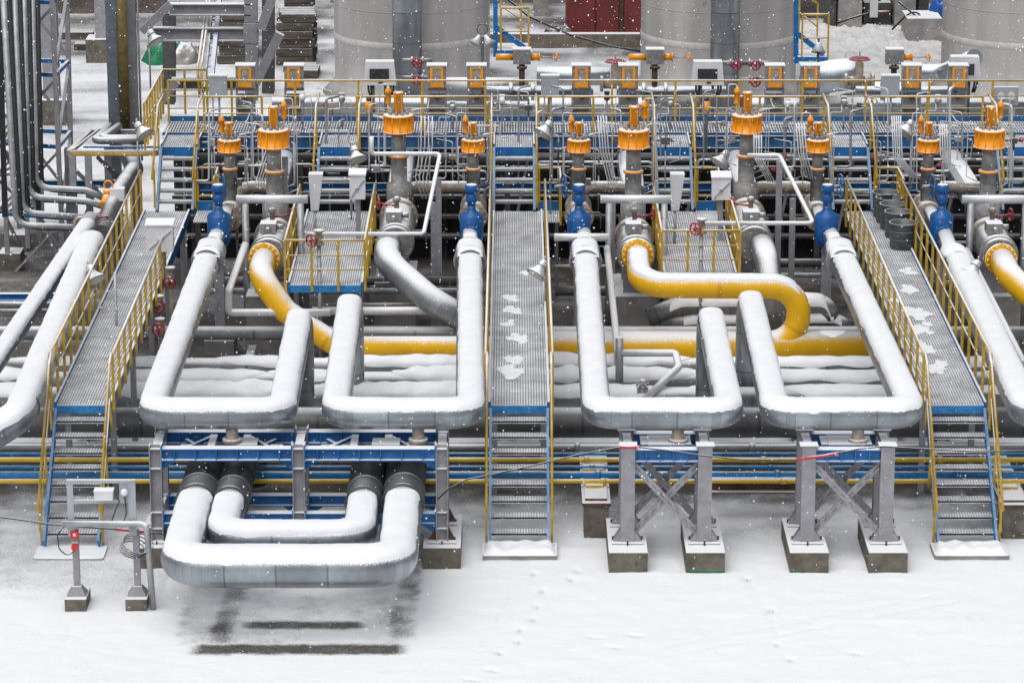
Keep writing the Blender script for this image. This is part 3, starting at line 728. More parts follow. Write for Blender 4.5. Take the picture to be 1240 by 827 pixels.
for par, (a, b), lst in ((wc, WC, [(.3, 57.4, .5), (.35, 58.2, .3), (.5, 59.6, .35), (.25, 60.6, .3), (.4, 61.6, .3), (.3, 62.6, .28), (.62, 64.5, .2)]), (wr, WR, [(.45, 57.6, .4), (.35, 58.9, .45), (.5, 60.3, .45), (.55, 61.4, .5), (.6, 63.2, .35), (.75, 64.6, .3), (.2, 58.2, .25), (.25, 62.3, .22)])):
    for i, (f, y, s_) in enumerate(lst):
        rnd = random.Random(i+int(a*10)); mb = MB()
        for e_ in range(7):
            k_ = 1 if e_ == 0 else rnd.uniform(.4, .85); sc = s_*.75*k_
            x = a+(b-a)*f+(0 if e_ == 0 else rnd.uniform(-.5, .5)*s_*.9); yy = y+(0 if e_ == 0 else rnd.uniform(-.75, .75)*s_)
            if not a+.05 < x < b-.05: continue
            n = 40; vs = [(x, yy, ZD+.028*k_+.004*e_)]
            for k in range(n):
                an = 2*pi*k/n; rr = sc*(.75+.5*noise.noise(V((cos(an)*1.2+i*7+e_*3, sin(an)*1.2, a)))+.2*noise.noise(V((cos(an)*4+i*7, sin(an)*4+e_, a+4)))+.14*noise.noise(V((cos(an)*11, sin(an)*11+i, a+e_))))
                vs.append((min(b-.03, max(a+.03, x+cos(an)*rr*.62)), yy+sin(an)*rr*1.05, ZD+.004+.0012*e_))
            mb.add(vs, [(0, k+1, (k+1) % n+1) for k in range(n)], True)
        mb.build('snow_patch', 'snow', par)
x0, x1 = px_x(351, 63.6, ZD), px_x(437, 63.6, ZD)
walkway(x0, x1, 63.6, Y1, 'short railed grating platform left of the centre between the valves', [(-1, 63.6, 68.5), (1, 63.6, 68.5)], closed=True)
x0, x1 = px_x(806, 64.4, ZD), px_x(890, 64.4, ZD)
walkway(x0, x1, 64.4, Y1, 'short railed grating platform right of the centre between the valves', [(-1, 64.4, 68.5), (1, 64.4, 68.5)], closed=True)
US = []
for u0, u1, l in ((191, 234, 'short upper stair at the left end of the blue platform'), (384, 431, 'short upper stair left of the centre behind the white tapered duct'), (598, 647, 'short upper stair at the end of the central walkway'),
               (796, 838, 'short upper stair right of the centre beside the white box'), (1008, 1055, 'short upper stair at the end of the right walkway'), (1213, 1258, 'short upper stair at the right edge of the picture')):
    US.append(upper_stair(u0, u1, l))
for (a_, b_), sd, l in ((US[2], 1, 'small yellow railed side landing right of the central upper stair'), (US[3], 1, 'small yellow railed side landing behind the white box right of centre'), (US[4], 1, 'small yellow railed side landing behind the grey drums'), (US[0], 1, 'small yellow railed side landing left of the far left blue valve')):
    t = thing('side_landing', l, 'landing', (b_, Y1, 0)); xa_, xb_ = b_+.1, b_+.52
    grating(xa_, xb_, Y1-.9, Y1+.1, ZD-.01).build('deck_grating', 'grat', t)
    MB().box(xa_, xb_, Y1+.1, Y1+.12, ZD-.02, ZD+.2).build('toe_board', 'blue', t)
    railing(t, [(xa_, Y1+.13, ZD), (xb_+.03, Y1+.13, ZD), (xb_+.03, Y1-.95, ZD)], .92, .32, (.33, .66))
    MB().box(xb_-.08, xb_, Y1, Y1+.08, 0, ZD-.04).build('leg', 'steel', t)
# blue cross platform
pf = thing('platform', 'long blue edged grating platform crossing the whole plant', 'platform', (0, YW0, 0))
XL0 = US[0][0]-.1
grating(XL0, 12.2, YW0, YW1, ZP, .06, .25).build('deck_grating', 'grat', pf)
ed = [XL0]
for a, b in US: ed += [a, b]
for a, b in US:
    grating(a+.01, b-.01, YU, YW0-.01, ZP).build('landing_grating', 'grat', pf)
    MB().box(a, b, YU-.03, YU-.005, ZP-.2, ZP-.005).build('landing_beam', 'blue', pf)
    for x in (a, b): MB().box(x-.015, x+.015, YU, YW0-.06, ZP-.2, ZP+.06).build('landing_beam', 'blue', pf)
MB().ibeam((XL0, YW0-.03, ZP-.19), (12.2, YW0-.03, ZP-.16), .1, .28).build('edge_beam', 'blue_dk', pf)
MB().box(XL0, 12.2, YW0-.06, YW0-.05, ZP-.01, ZP+.05).build('toe_board', 'blue_dk', pf)
MB().box(XL0, 12.2, YW1, YW1+.02, ZP-.12, ZP+.12).build('toe_board', 'blue_dk', pf)
MB().ibeam((XL0, YW1-.1, ZP-.2), (12.2, YW1-.1, ZP-.2), .1, .3).build('edge_beam', 'blue', pf)
rnd = random.Random(4)
for k in range(16):
    x = -7.1+k*1.18+rnd.uniform(-.2, .2); y = rnd.uniform(71.6, 72.8)
    MB().bar((x, y, .2), (x+rnd.choice((-.55, .0, .5, .0)), y+.1, ZP-.3), .06, .06).build('hanger', rnd.choice(('steel', 'galv', 'steel_dk')), pf)
for k in range(22):
    x = rnd.uniform(-7.2, 11); z = rnd.choice((.6, 1.05, 1.3, 1.8, 2.2)); y = rnd.uniform(71.8, 72.7); L = rnd.uniform(.5, 1.6)
    MB().tube([(x, y, z), (x+L, y, z), (x+L, y, z-rnd.uniform(.2, .6))], rnd.choice((.016, .022, .04)), 7, .06).build('conduit', rnd.choice(('tubew', 'galv', 'vgrey', 'tan')), pf)
for x in np.arange(-7.0, 12, 2.3):
    MB().box(x-.06, x+.06, YW0+.1, YW0+.22, 0, ZP-.2).build('leg', 'steel_dk', pf)
railing(pf, [(XL0, YW1, ZP), (12.2, YW1, ZP)], .93, 1.45, (.32, .62))
spans = [(px_x(a, YW0, 3.8), px_x(b, YW0, 3.8)) for a, b in ((247, 317), (432, 592), (652, 785), (842, 998), (1056, 1190))]
for a, b in spans: railing(pf, [(a, YW0, ZP), (b, YW0, ZP)], .84, 1.3, (.55,))
railing(pf, [(US[0][0]-.35, YU, ZP), (US[0][0]-.35, YW1+1.2, ZP), (US[0][1]-.1, YW1+1.2, ZP)], .95, .6)
# cable trays in the dark below the platform
ct = thing('cable_tray_rack', 'bank of dark horizontal cable trays under the blue platform', 'cable rack', (0, 73.2, 0))
MB().box(XL0+.1, 12.2, 73.55, 73.6, .0, 2.62).build('shade_panel', 'black', ct)  # dark sheet painting the shaded void behind the trays
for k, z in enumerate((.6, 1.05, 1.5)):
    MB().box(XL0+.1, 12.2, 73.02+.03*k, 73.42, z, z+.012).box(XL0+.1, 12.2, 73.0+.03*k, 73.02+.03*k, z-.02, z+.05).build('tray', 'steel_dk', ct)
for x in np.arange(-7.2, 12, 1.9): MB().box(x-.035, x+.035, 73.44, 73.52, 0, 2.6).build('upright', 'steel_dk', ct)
for lab, v, y, r, m, c in (('dull brown pipe running below the blue platform', 204, 72.9, .07, 'rust', 'pipe'), ('dark grey pipe running below the blue platform above the brown pipe', 192, 73.0, .09, 'clad_old', 'pipe'), ('thin white line running just below the blue platform', 186.5, 72.5, .03, 'tubew', 'pipe')):
    a = py(240, v, y); tag(MB().cyl((a.x, y, a.z), (12, y, a.z), r, n=14).build('service_pipe', m, None, a), lab, c)
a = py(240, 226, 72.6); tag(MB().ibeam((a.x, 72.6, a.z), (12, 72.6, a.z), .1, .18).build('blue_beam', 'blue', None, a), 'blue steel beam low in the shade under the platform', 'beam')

# ------------------------------------------------------------------ VALVES
def actuator(t, z0, zd, hd, R, rc, hc, side):
    """drum actuator: parts in local coords; z0 orange foot flange"""
    o = V((0, 0, 0))
    a = MB().lathe([(R*.55, zd-.01), (R, zd), (R*1.05, zd), (R*1.05, zd+.02), (R*.97, zd+.02), (R*.97, zd+hd-.02), (R*1.05, zd+hd-.02), (R*1.05, zd+hd), (R*.9, zd+hd+.015), (rc, zd+hd+.02)], o, n=32)
    for k in range(12):
        an = 2*pi*k/12+.12; p = V((cos(an), sin(an), 0))*R*.975; a.bar(p+V((0, 0, zd+.02)), p+V((0, 0, zd+hd-.02)), .02, .03, p)
    act = a.build('actuator_drum', 'oran', t, o)
    c = MB().lathe([(rc, zd+hd), (rc, zd+hd+hc*.93), (rc*1.1, zd+hd+hc*.93), (rc*1.1, zd+hd+hc)], o, n=20)
    for k in range(4):
        an = pi/4+pi/2*k; c.cyl((cos(an)*rc*.95, sin(an)*rc*.95, zd+hd), (cos(an)*rc*.95, sin(an)*rc*.95, zd+hd+hc*1.05), .012, n=6)
    c.build('ram_cylinder', 'oran', act, o)
    b = V((side*R*.68, .1, 0)); zb = zd+hd+hc*.72
    MB().lathe([(.02, zb-.16), (.055, zb-.13), (.058, zb-.1), (.058, zb+.1), (.066, zb+.1), (.066, zb+.14), (.05, zb+.19), (.015, zb+.23)], b, n=14).build('bottle', 'oran', act, o)
    MB().cyl(b+V((0, 0, zd+hd)), b+V((0, 0, zb-.14)), .012, n=6).tube([b+V((0, 0, zb+.2)), b+V((0, 0, zb+.28)), b+V((side*.18, 0, zb+.28)), b+V((side*.18, 0, zd+hd+.1))], .012, 6, .05).tube([(side*R*1.15, 0, zd+.1), (side*R*1.3, -.1, zd+.1), (side*R*1.3, -.1, z0-.3)], .012, 6, .04).build('tubing', 'tubew', act, o)
    for q, (ax_, dz_) in enumerate(((-1.25, -.15), (1.18, -.3), (1.34, -.42))):
        MB().tube([(ax_*R*.6, .1, zd+hd+.05), (ax_*R*1.1, .12, zd+hd+.12), (ax_*R*1.1, .14, z0+dz_), (ax_*R*.5, .1, z0+dz_-.1)], .011, 6, .05).build('tubing', 'tubew', act, o)
    MB().tube([(-side*R*.8, .15, zd+hd+.08), (-side*R*1.9, .3, zd+hd+.08), (-side*R*1.9, .9, zd+hd+.02), (-side*R*1.9, 1.6, zd+hd+.02)], .012, 6, .05).build('tubing', 'tubew', act, o)
    f = MB(); rnd = random.Random(int(R*100))
    for k in range(9):
        an = 2*pi*k/9+.3; p = V((cos(an), sin(an), 0))*R*.62
        f.cbox(p+V((0, 0, zd+hd+.05)), .05, .05, .08, an).tube([p+V((0, 0, zd+hd+.06)), p*1.1+V((0, 0, zd+hd+.14)), p*.7+V((0, 0, zd+hd+.12)), p*.5+V((0, 0, zd+hd+.02))], .011, 5, .04)
    f.build('pneumatic_fitting', 'tan' if R > .28 else 'vgrey', act, o)
    n = MB().lathe([(R*.48, z0), (R*.48, zd-.005)], o, n=22)
    n.build('neck', 'vgrey', t, o)
    MB().lathe([(R*.66, z0-.03), (R*.66, z0+.012), (R*.55, z0+.02)], o, n=24).build('neck_flange', 'oran', t, o)
def big_valve(loc, lab, side, long=False):
    t = thing('actuated_valve', lab, 'valve', loc, 'large grey valves with orange drum actuators')
    o = V((0, 0, 0)); z = -loc[2]; zc = (2.24 if long else 2.17)+z
    yf = -2.85 if long else -2.08
    b = MB().lathe([(.27, yf), (.36, yf), (.36, yf+.14), (.36, yf+.16), (.39, yf+.16), (.39, yf+.32), (.27, yf+.36), (.30, yf+.6), (.36, yf+.75), (.36, -.5), (.26, -.3), (.26, .1), (.26, 1.2)], (0, 0, zc), (0, 1, 0), 34)
    bd = b.build('valve_body', 'vgrey', t, o)
    MB().bolts((0, yf+.16, zc), (0, 1, 0), .33, 20, .022, .36).build('bolt_ring', 'tan', bd, o)
    MB().lathe([(.3, -.62), (.40, -.62), (.40, -.46), (.405, -.455), (.405, -.30), (.26, -.28)], (0, 0, zc), (0, 1, 0), 30).bolts((0, -.46, zc), (0, 1, 0), .36, 18, .022, .38).build('rear_flange', 'tan', bd, o)
    MB().lathe([(.26, zc), (.26, zc+.62), (.17, zc+.66), (.17, 3.42+z), (.2, 3.43+z), (.2, 3.46+z)], (0, 0, 0), n=24).build('bonnet', 'vgrey', t, o)
    MB().cbox((-.04, yf+.78, zc+.43), .32, .36, .2).cyl((-.04, yf+.6, zc+.43), (-.04, yf+.42, zc+.43), .045).cyl((.12, yf+.78, zc+.43), (.26, yf+.78, zc+.43), .055).build('gearbox', 'vgrey', t, o)
    MB().lathe([(.05, zc+.3), (.05, zc+.62), (.085, zc+.62), (.085, zc+.66), (.04, zc+.7)], (.0, yf+1.3, 0), n=14).build('relief_fitting', 'tan', t, o)
    w = MB().wheel((side*.38, yf+1.35, zc+.55), (1, .3, 0), .12).cyl((side*.38, yf+1.35, zc+.55), (0, yf+1.3, zc+.5), .02, n=8); w.build('handwheel', 'red', t, o)
    actuator(t, 3.47+z, 3.97+z, .36, .315, .095, .48, side)
    return t
g = py(332, 270, 67.0)
v1 = big_valve((px_x(332, 67.0, 3.5), 67.0, 1.9), 'large orange drum actuator on the valve feeding the left yellow elbow', 1)
dup(v1, (px_x(767, 67.0, 3.5), 67.0, 1.9), 'large orange drum actuator on the valve feeding the long yellow sweep')
dup(v1, (px_x(1197, 67.0, 3.5), 67.0, 1.9), 'large orange drum actuator on the valve at the right edge')
v2 = big_valve((px_x(483, 68.5, 3.5), 68.5, 1.9), 'large orange drum actuator left of centre above the curved grey pipe', -1, True)
dup(v2, (px_x(904, 68.5, 3.5), 68.5, 1.9), 'large orange drum actuator right of centre above the grey downpipe')
def small_valve(loc, lab):
    t = thing('actuated_valve', lab, 'valve', loc, 'smaller orange drum actuators above the blue valves')
    o = V((0, 0, 0)); z = -loc[2]; zc = 2.4+z
    b = MB().lathe([(.16, -.9), (.165, -.62), (.30, -.61), (.30, -.5), (.2, -.48), (.24, -.3), (.24, .1), (.2, .3), (.28, .32), (.28, .45), (.16, .46), (.16, .8)], (0, 0, zc), (0, 1, 0), 28)
    bd = b.build('valve_body', 'tan', t, o)
    MB().bolts((0, -.56, zc), (0, 1, 0), .255, 14, .02, .16).build('bolt_ring', 'tan', bd, o)
    MB().lathe([(.14, zc+.2), (.14, 3.3+z), (.17, 3.3+z)], o, n=18).build('bonnet', 'vgrey', t, o)
    MB().cbox((.2, -.05, zc+.62), .1, .1, .14).cyl((.12, -.05, zc+.62), (.2, -.05, zc+.62), .03).build('limit_switch', 'steel_dk', t, o)
    actuator(t, 3.3+z, 3.66+z, .25, .235, .075, .36, -1)
    return t
sv = small_valve((px_x(278, 68, 3.5), 68, 1.9), 'small orange drum actuator farthest left in the valve row')
for u, l in ((573, 'small orange drum actuator left of the central stair'), (701, 'small orange drum actuator right of the central stair'), (990, 'small orange drum actuator left of the right upper stair'), (1124, 'small orange drum actuator right of the right upper stair')):
    dup(sv, (px_x(u, 68, 3.5), 68, 1.9), l)
def blue_valve(loc, lab):
    t = thing('blue_valve', lab, 'valve', loc, 'blue valves at the ends of the pipe loops')
    o = V((0, 0, 0)); z = -loc[2]
    MB().lathe([(.10, 2.20+z), (.16, 2.22+z), (.215, 2.32+z), (.235, 2.45+z), (.235, 2.86+z), (.20, 2.90+z), (.11, 2.95+z), (.085, 3.0+z), (.085, 3.06+z)], o, n=28).cyl((0, -.32, 2.5+z), (0, 0, 2.5+z), .18, n=24).build('valve_body', 'vblue', t, o)
    MB().lathe([(.082, 3.05+z), (.082, 3.12+z), (.115, 3.15+z), (.115, 3.27+z), (.085, 3.30+z), (.085, 3.33+z), (.12, 3.34+z), (.13, 3.40+z), (.13, 3.48+z), (.1, 3.5+z)], o, n=22).build('bonnet', 'vblue', t, o)
    MB().cyl((0, .02, 2.5+z), (0, 2.0, 2.5+z), .15, n=20).build('rear_pipe', 'clad', t, o)
    return t
bv = blue_valve((px_x(265, 65.6, 2.7), 65.6, 1.9), 'blue valve at the end of the far left loop')
for u, l in ((571, 'blue valve at the end of the loop left of the central walkway'), (701, 'blue valve at the end of the loop right of the central walkway'), (1001, 'blue valve at the end of the loop beside the right walkway'), (1140, 'blue valve at the end of the right edge pipe')):
    dup(bv, (px_x(u, 65.6, 2.7), 65.6, 1.9), l)
for u, l in ((683, 'thin blue handwheel behind the blue valve right of the central walkway'), (1018, 'thin blue handwheel beside the blue valve left of the right walkway'), (1128, 'thin blue handwheel beside the blue valve right of the right walkway'), (270, 'thin blue handwheel beside the far left blue valve')):
    c = py(u, 225, 67.3); t = thing('handwheel', l, 'handwheel', c, 'blue handwheels by the blue valves')
    MB().wheel(c, (1, .25, 0), .24, .018, 4).build('wheel', 'vblue', t); MB().cyl(c, c+V((-.2, -.05, 0)), .03, n=8).build('spindle', 'steel', t)
for u, y, l in ((327, 66.3, 'concrete plinth below the valve of the left yellow elbow'), (480, 67.4, 'concrete plinth below the large valve left of centre'), (768, 66.3, 'concrete plinth below the valve of the yellow sweep'), (908, 67.4, 'concrete plinth below the large valve right of centre'), (1203, 66.3, 'concrete plinth below the valve at the right edge')):
    x = px_x(u, y, 1.2); t = thing('valve_plinth', l, 'plinth', (x, y, 0), 'concrete plinths under the large valves')
    MB().box(x-.42, x+.42, y-1.0, y+.9, 0, 1.25).build('block', 'conc_lt', t); MB().box(x-.25, x+.25, y-.7, y-.5, 1.25, 1.85).build('saddle', 'steel', t); MB().box(x-.25, x+.25, y+.4, y+.6, 1.25, 1.9).build('saddle', 'steel', t)
for u, l in ((265, 'steel stand below the far left blue valve'), (571, 'steel stand below the blue valve left of the central walkway'), (701, 'steel stand below the blue valve right of the central walkway'), (1001, 'steel stand below the blue valve beside the right walkway'), (1140, 'steel stand below the blue valve of the right edge pipe')):
    x = px_x(u, 65.8, 2); t = thing('valve_stand', l, 'stand', (x, 65.8, 0), 'steel stands under the blue valves')
    MB().ibeam((x, 65.8, .3), (x, 65.8, 2.18), .2, .2, .018, (0, 1, 0)).build('column', 'steel', t); MB().box(x-.3, x+.3, 65.4, 66.2, 0, .3).build('base', 'conc_lt', t)
for u0, u1, v, y, r, m, l in ((225, 560, 340, 66.6, .09, 'clad_old', 'dark pipe low behind the left valves'), (225, 590, 352, 66.0, .06, 'galv', 'thin grey pipe low behind the left valves'), (672, 800, 352, 66.4, .10, 'clad_old', 'dark pipe low behind the loop right of the central walkway'), (880, 1040, 318, 68.4, .09, 'clad_old', 'dark pipe low behind the right of centre valve'), (850, 1030, 333, 67.6, .05, 'galv', 'thin grey pipe low behind the right of centre valve'), (1110, 1260, 345, 66.5, .1, 'clad_old', 'dark pipe low behind the right edge pipe')):
    a, b = py(u0, v, y), py(u1, v, y); tag(MB().cyl(a, b, r, n=14).build('service_pipe', m, None, a), l, 'pipe')
# tan cross links and rear pipes
for u0, u1, l in ((290, 332, 'tan pipe linking the two valves at the far left'), (492, 575, 'tan pipe linking the two valves left of the central stair'), (704, 765, 'tan pipe linking the two valves right of the central stair'), (910, 988, 'tan snow topped pipe linking the valves left of the right walkway'), (1126, 1195, 'tan pipe linking the two valves at the far right')):
    a, b = py(u0, 226, 69.), py(u1, 226, 69.)
    tag(MB().tube([a+V((0, 0, -.3)), a, b, b+V((0, 0, -.3))], .125, 18, .25).build('link_pipe', 'tan', None, a), l, 'pipe', 'tan pipes linking valve pairs')
for u, l in ((483, 'insulated rear pipe behind the left of centre large valve'), (767, 'insulated rear pipe behind the large valve of the yellow sweep'), (904, 'insulated rear pipe behind the right of centre large valve'), (1175, 'wide snow covered rear pipe near the right edge'), (332, 'insulated rear pipe behind the left large valve')):
    x = px_x(u, 69.2, 2.5)
    t = thing('insulated_pipe', l, 'pipe', (x, 69.2, 2.3), 'insulated pipes running back under the platform')
    clad('pipe_run', 'clad', t, [(x, 69.0, 2.5), (x, 72.9, 2.5)], .27, 0, .7)

# ------------------------------------------------------------------ SILVER TUBE PORTALS AND SLOPED TUBES
def tubes(name, lab, segs, r, m='tubew', cat='pipe', group=None, n=10, bend=.06):
    t = thing(name, lab, cat, segs[0][0], group)
    for s_ in segs: MB().tube(s_, r, n, bend).build('tube', m, t)
    return t
def portal(u, y, lab, w=112, left=True):
    a, b = py(u, 241, y), py(u+w*.72, 241, y); c = py(u+8, 320, y)
    t = thing('pipe_portal', lab, 'pipe frame', (a.x, y, 1.5), 'silver tube portals around the large valves')
    MB().cyl(a-V((.05, 0, 0)), b+V((.05, 0, 0)), .085, n=18).build('cross_tube', 'tubew', t)
    MB().cyl((a.x+.13, y, a.z-.08), (a.x+.13, y, .3), .07, n=14).build('leg', 'galv', t)
    MB().cyl((b.x-.1, y, b.z-.08), (b.x-.1, y, .3), .07, n=14).build('leg', 'galv', t)
    return t
portal(289, 66.0, 'silver tube portal over the left yellow elbow valve')
portal(730, 66.0, 'silver tube portal over the long yellow sweep valve')
portal(1168, 66.0, 'silver tube portal over the valve at the right edge')
def sl(lab, pts, y, r, m='tubew', dy=None, cat='pipe', bend=.08):
    P = [py(u, v, y if dy is None else y+dy[i]) for i, (u, v) in enumerate(pts)]
    return tag(MB().tube(P, r, 12, bend).build('tube_line', m, None, P[0]), lab, cat)
sl('white sloping tube left of the left yellow elbow', [(297, 296), (277, 352), (277, 378), (400, 378)], 64.9, .075, dy=[0, -1.5, -1.5, -1.5])
sl('long silver tube crossing behind the two left loops', [(378, 376), (555, 376)], 63.9, .085)
sl('thin brown tube above the long silver tube left of centre', [(378, 369), (555, 368)], 64.4, .035, 'tan')
sl('white tube frame around the valve left of centre', [(372, 283), (513, 283), (533, 186), (450, 186), (450, 165)], 66.6, .045, dy=[-1.2, -1.2, .8, .8, .8])
sl('white tube frame around the valve right of centre', [(850, 270), (985, 270), (944, 188), (905, 188)], 66.6, .045, dy=[-1.2, -1.2, .8, .8])
sl('white sloping tube right of the central walkway', [(735, 300), (748, 425), (748, 470)], 65.2, .07, dy=[0, -3.6, -3.6], bend=.02)
sl('silver tube laid across at the head of the loop right of the walkway', [(671, 287), (737, 287)], 64.9, .08, bend=0)
sl('white sloping tube at the right edge beside the long pipe', [(1170, 303), (1240, 440)], 65.2, .07, dy=[0, -4.5], bend=0)
sl('thin brown tube bent across the loop right of the walkway', [(672, 322), (738, 322), (738, 380)], 64.6, .03, 'tan')
t = thing('drain_pipe', 'snow topped bent drain pipe with small valve inside the inner right loop', 'pipe', py(750, 427, 60.5))
MB().tube([py(750, 408, 60.6), py(750, 470, 60.6)], .075, 14).build('riser', 'galv', t)
MB().tube([py(752, 427, 60.6), py(818, 427, 60.6), py(822, 444, 60.1), py(777, 486, 59.7)], .07, 14, .08).build('drain_line', 'tubew', t)
c = py(778, 472, 59.9); MB().cbox(c, .2, .14, .16).cyl(c, c+V((0, 0, .2)), .05).bolts(c+V((0, 0, .12)), (0, 0, 1), .1, 6, .02, .06).build('small_valve', 'vgrey', t)
for u, v0, v1, l in ((531, 215, 360, 'thin grey steel post left of the blue valve by the central walkway'), (944, 195, 330, 'thin grey steel post left of the valve before the right walkway'), (742, 240, 330, 'thin grey steel post right of the central walkway'), (345, 190, 300, 'thin grey steel post beside the left large valve'), (960, 240, 300, 'short grey steel post left of the right walkway'), (525, 245, 302, 'short grey steel post behind the white tube frame')):
    p = py(u, v0, 67.2); q = py(u, v1, 67.2)
    tag(MB().ibeam((p.x, p.y, p.z), (p.x, p.y, 0), .12, .1, .012).build('support_post', 'steel', None, V((p.x, p.y, 0))), l, 'post')

rnd = random.Random(21)
for k, u in enumerate((253, 305, 318, 395, 410, 447, 466, 540, 553, 590, 628, 650, 668, 682, 752, 790, 800, 852, 868, 880, 950, 962, 1030, 1062, 1075, 1110, 1150, 1165, 1225)):
    y = rnd.uniform(69.6, 71.9); v0, v1 = rnd.uniform(98, 150), rnd.uniform(190, 235); a, b = py(u, v0, y), py(u, v1, y)
    tag(MB().tube([a+V((rnd.choice((-.25, .25, .12)), .25, 0)), a, b, b+V((rnd.choice((-.3, .3)), 0, 0))], rnd.choice((.016, .022, .03)), 8, .07).build('conduit_riser', rnd.choice(('galv', 'steel', 'tubew')), None, b), 'thin bent conduit riser in front of the blue platform', 'conduit', 'thin conduit risers in front of the platform')
for k, (u0, u1, v, m, l) in enumerate(((245, 380, 199, 'galv', 'level grey conduit under the platform at the left'), (440, 590, 207, 'galv', 'level grey conduit under the platform left of the central stair'), (650, 790, 196, 'tubew', 'level white conduit under the platform right of the central stair'), (845, 1005, 193, 'tubew', 'level white conduit under the platform left of the right stair'), (1060, 1240, 193, 'tubew', 'level white conduit under the platform at the far right'), (1060, 1200, 213, 'galv', 'level grey conduit low under the platform at the far right'))):
    y = 71.8; a, b = py(u0, v, y), py(u1, v, y); tag(MB().tube([a+V((0, 0, -.4)), a, b, b+V((0, 0, -.5))], .03, 8, .1).build('conduit', m, None, a), l, 'conduit')
rnd = random.Random(33)
for k, (u, v) in enumerate(((256, 172), (300, 196), (312, 150), (357, 160), (402, 128), (455, 205), (520, 162), (548, 190), (603, 126), (640, 130), (676, 182), (725, 200), (742, 168), (790, 130), (806, 170), (868, 150), (880, 170), (945, 205), (958, 190), (1032, 128), (1066, 190), (1088, 205), (1145, 200), (1160, 168), (1228, 170))):
    y = rnd.uniform(69.8, 71.6) if v > 140 else 73.0; c = py(u, v, y); t = thing('small_manifold', 'little instrument manifold among the thin tubes by the blue platform', 'manifold', c, 'little instrument manifolds by the platform')
    MB().cbox(c, rnd.uniform(.1, .2), .1, rnd.uniform(.08, .16)).cyl(c+V((0, 0, -.2)), c+V((0, 0, .2)), .022, n=8).cyl(c+V((-.2, 0, 0)), c+V((.2, 0, 0)), .02, n=8).build('block', rnd.choice(('vgrey', 'tan', 'galv', 'steel_dk')), t)
    MB().wheel(c+V((rnd.choice((-.14, .14)), -.08, .03)), (rnd.uniform(-.5, .5), 1, 0), .05, .010, 3).build('wheel', rnd.choice(('red', 'vgrey', 'screen')), t)
    MB().tube([c+V((.2, 0, 0)), c+V((.32, 0, 0)), c+V((.32, .2, -.45)), c+V((.1, .5, -.6))], .011, 6, .05).tube([c+V((0, 0, .2)), c+V((0, 0, .34)), c+V((-.35, .3, .34))], .011, 6, .05).build('tubing', 'tubew', t)
    MB().cyl(c+V((0, .02, -.2)), V((c.x, c.y+.02, max(ZD, c.z-1.4))), .016, n=6).build('post', 'galv', t)
# impulse lines (bundles of thin white tubes)
def bundle(lab, pts, y, n, du, r=.014, dy=None):
    t = thing('tubing_bundle', lab, 'tubing', py(*pts[0], y), 'bundles of thin white impulse tubing')
    for i in range(n):
        P = [py(u+du*i, v+(.4*i if k else 0), y+(dy[k] if dy else 0)) for k, (u, v) in enumerate(pts)]
        MB().tube(P, r, 6, .05).build('tube', 'tubew', t)
bundle('thin white tubing bundle left of the left large actuator', [(322, 182), (308, 226), (325, 228)], 67.4, 4, 3.2)
bundle('thin white tubing bundle right of the left of centre actuator', [(510, 140), (510, 175), (503, 215), (512, 240)], 67.9, 4, 4.5)
bundle('thin white tubing bundle right of the actuator beside the central stair', [(724, 140), (727, 182), (738, 226), (756, 228)], 67.6, 4, 3.3)
bundle('thin white tubing bundle right of the large right of centre actuator', [(913, 163), (913, 190), (930, 220)], 67.9, 4, 3)
bundle('thin white tubing bundle left of the small actuator by the right stair', [(964, 150), (967, 185), (975, 215)], 67.6, 4, 3.2)
bundle('thin white tubing bundle behind the lamp near the right stair', [(1080, 140), (1082, 190), (1103, 215)], 67.6, 5, 2.6)
bundle('thin white tubing bundle between the two rightmost actuators', [(1138, 150), (1139, 188), (1163, 226), (1185, 227)], 67.6, 4, 2.8)
for i, (u, w, v, l) in enumerate(((372, 50, 158, 'left'), (560, 45, 152, 'centre left'), (646, 55, 150, 'centre'), (850, 60, 152, 'centre right'), (930, 60, 150, 'right'), (1090, 70, 152, 'far right'))):
    sl('thin white tube before the platform '+{'left': 'beside the left large actuator', 'centre left': 'beside the small actuator left of the central stair', 'centre': 'just right of the central stair', 'centre right': 'left of the right of centre actuator', 'right': 'left of the small actuator by the right stair', 'far right': 'beside the far right lamp'}[l],
       [(u, v), (u+w, v), (u+w, v+14), (u+w+10, v+14)], 71.5, .018, bend=.05)

# ------------------------------------------------------------------ WHITE BOXES, DUCTS
def sheet_box(u, v, w, h, y, lab, zfoot=ZD):
    c = py(u, v, y); t = thing('instrument_box', lab, 'box', (c.x, c.y, zfoot), 'white sheet metal instrument boxes on posts')
    MB().box(c.x-w/2, c.x+w/2, y-.14, y+.14, c.z-h/2, c.z+h/2).build('housing', 'white', t)
    MB().add([(c.x-w/2-.02, y-.17, c.z+h/2), (c.x+w/2+.02, y-.17, c.z+h/2), (c.x+w/2+.02, y+.17, c.z+h/2+.06), (c.x-w/2-.02, y+.17, c.z+h/2+.06), (c.x-w/2-.02, y-.17, c.z+h/2+.03), (c.x+w/2+.02, y-.17, c.z+h/2+.03), (c.x+w/2+.02, y+.17, c.z+h/2+.09), (c.x-w/2-.02, y+.17, c.z+h/2+.09)], [(0, 3, 2, 1), (4, 5, 6, 7), (0, 1, 5, 4), (1, 2, 6, 5), (2, 3, 7, 6), (3, 0, 4, 7)]).build('lid', 'white', t)
    MB().bar((c.x-w*.4, y-.155, c.z-h*.4), (c.x+w*.45, y-.155, c.z+h*.32), .02, .025, (0, 1, 0)).cbox((c.x, y-.165, c.z-.02), .07, .03, .05, 0).build('handle_bar', 'galv', t)
    MB().box(c.x-.05, c.x+.05, y+.02, y+.1, zfoot, c.z-h/2).build('post', 'steel', t)
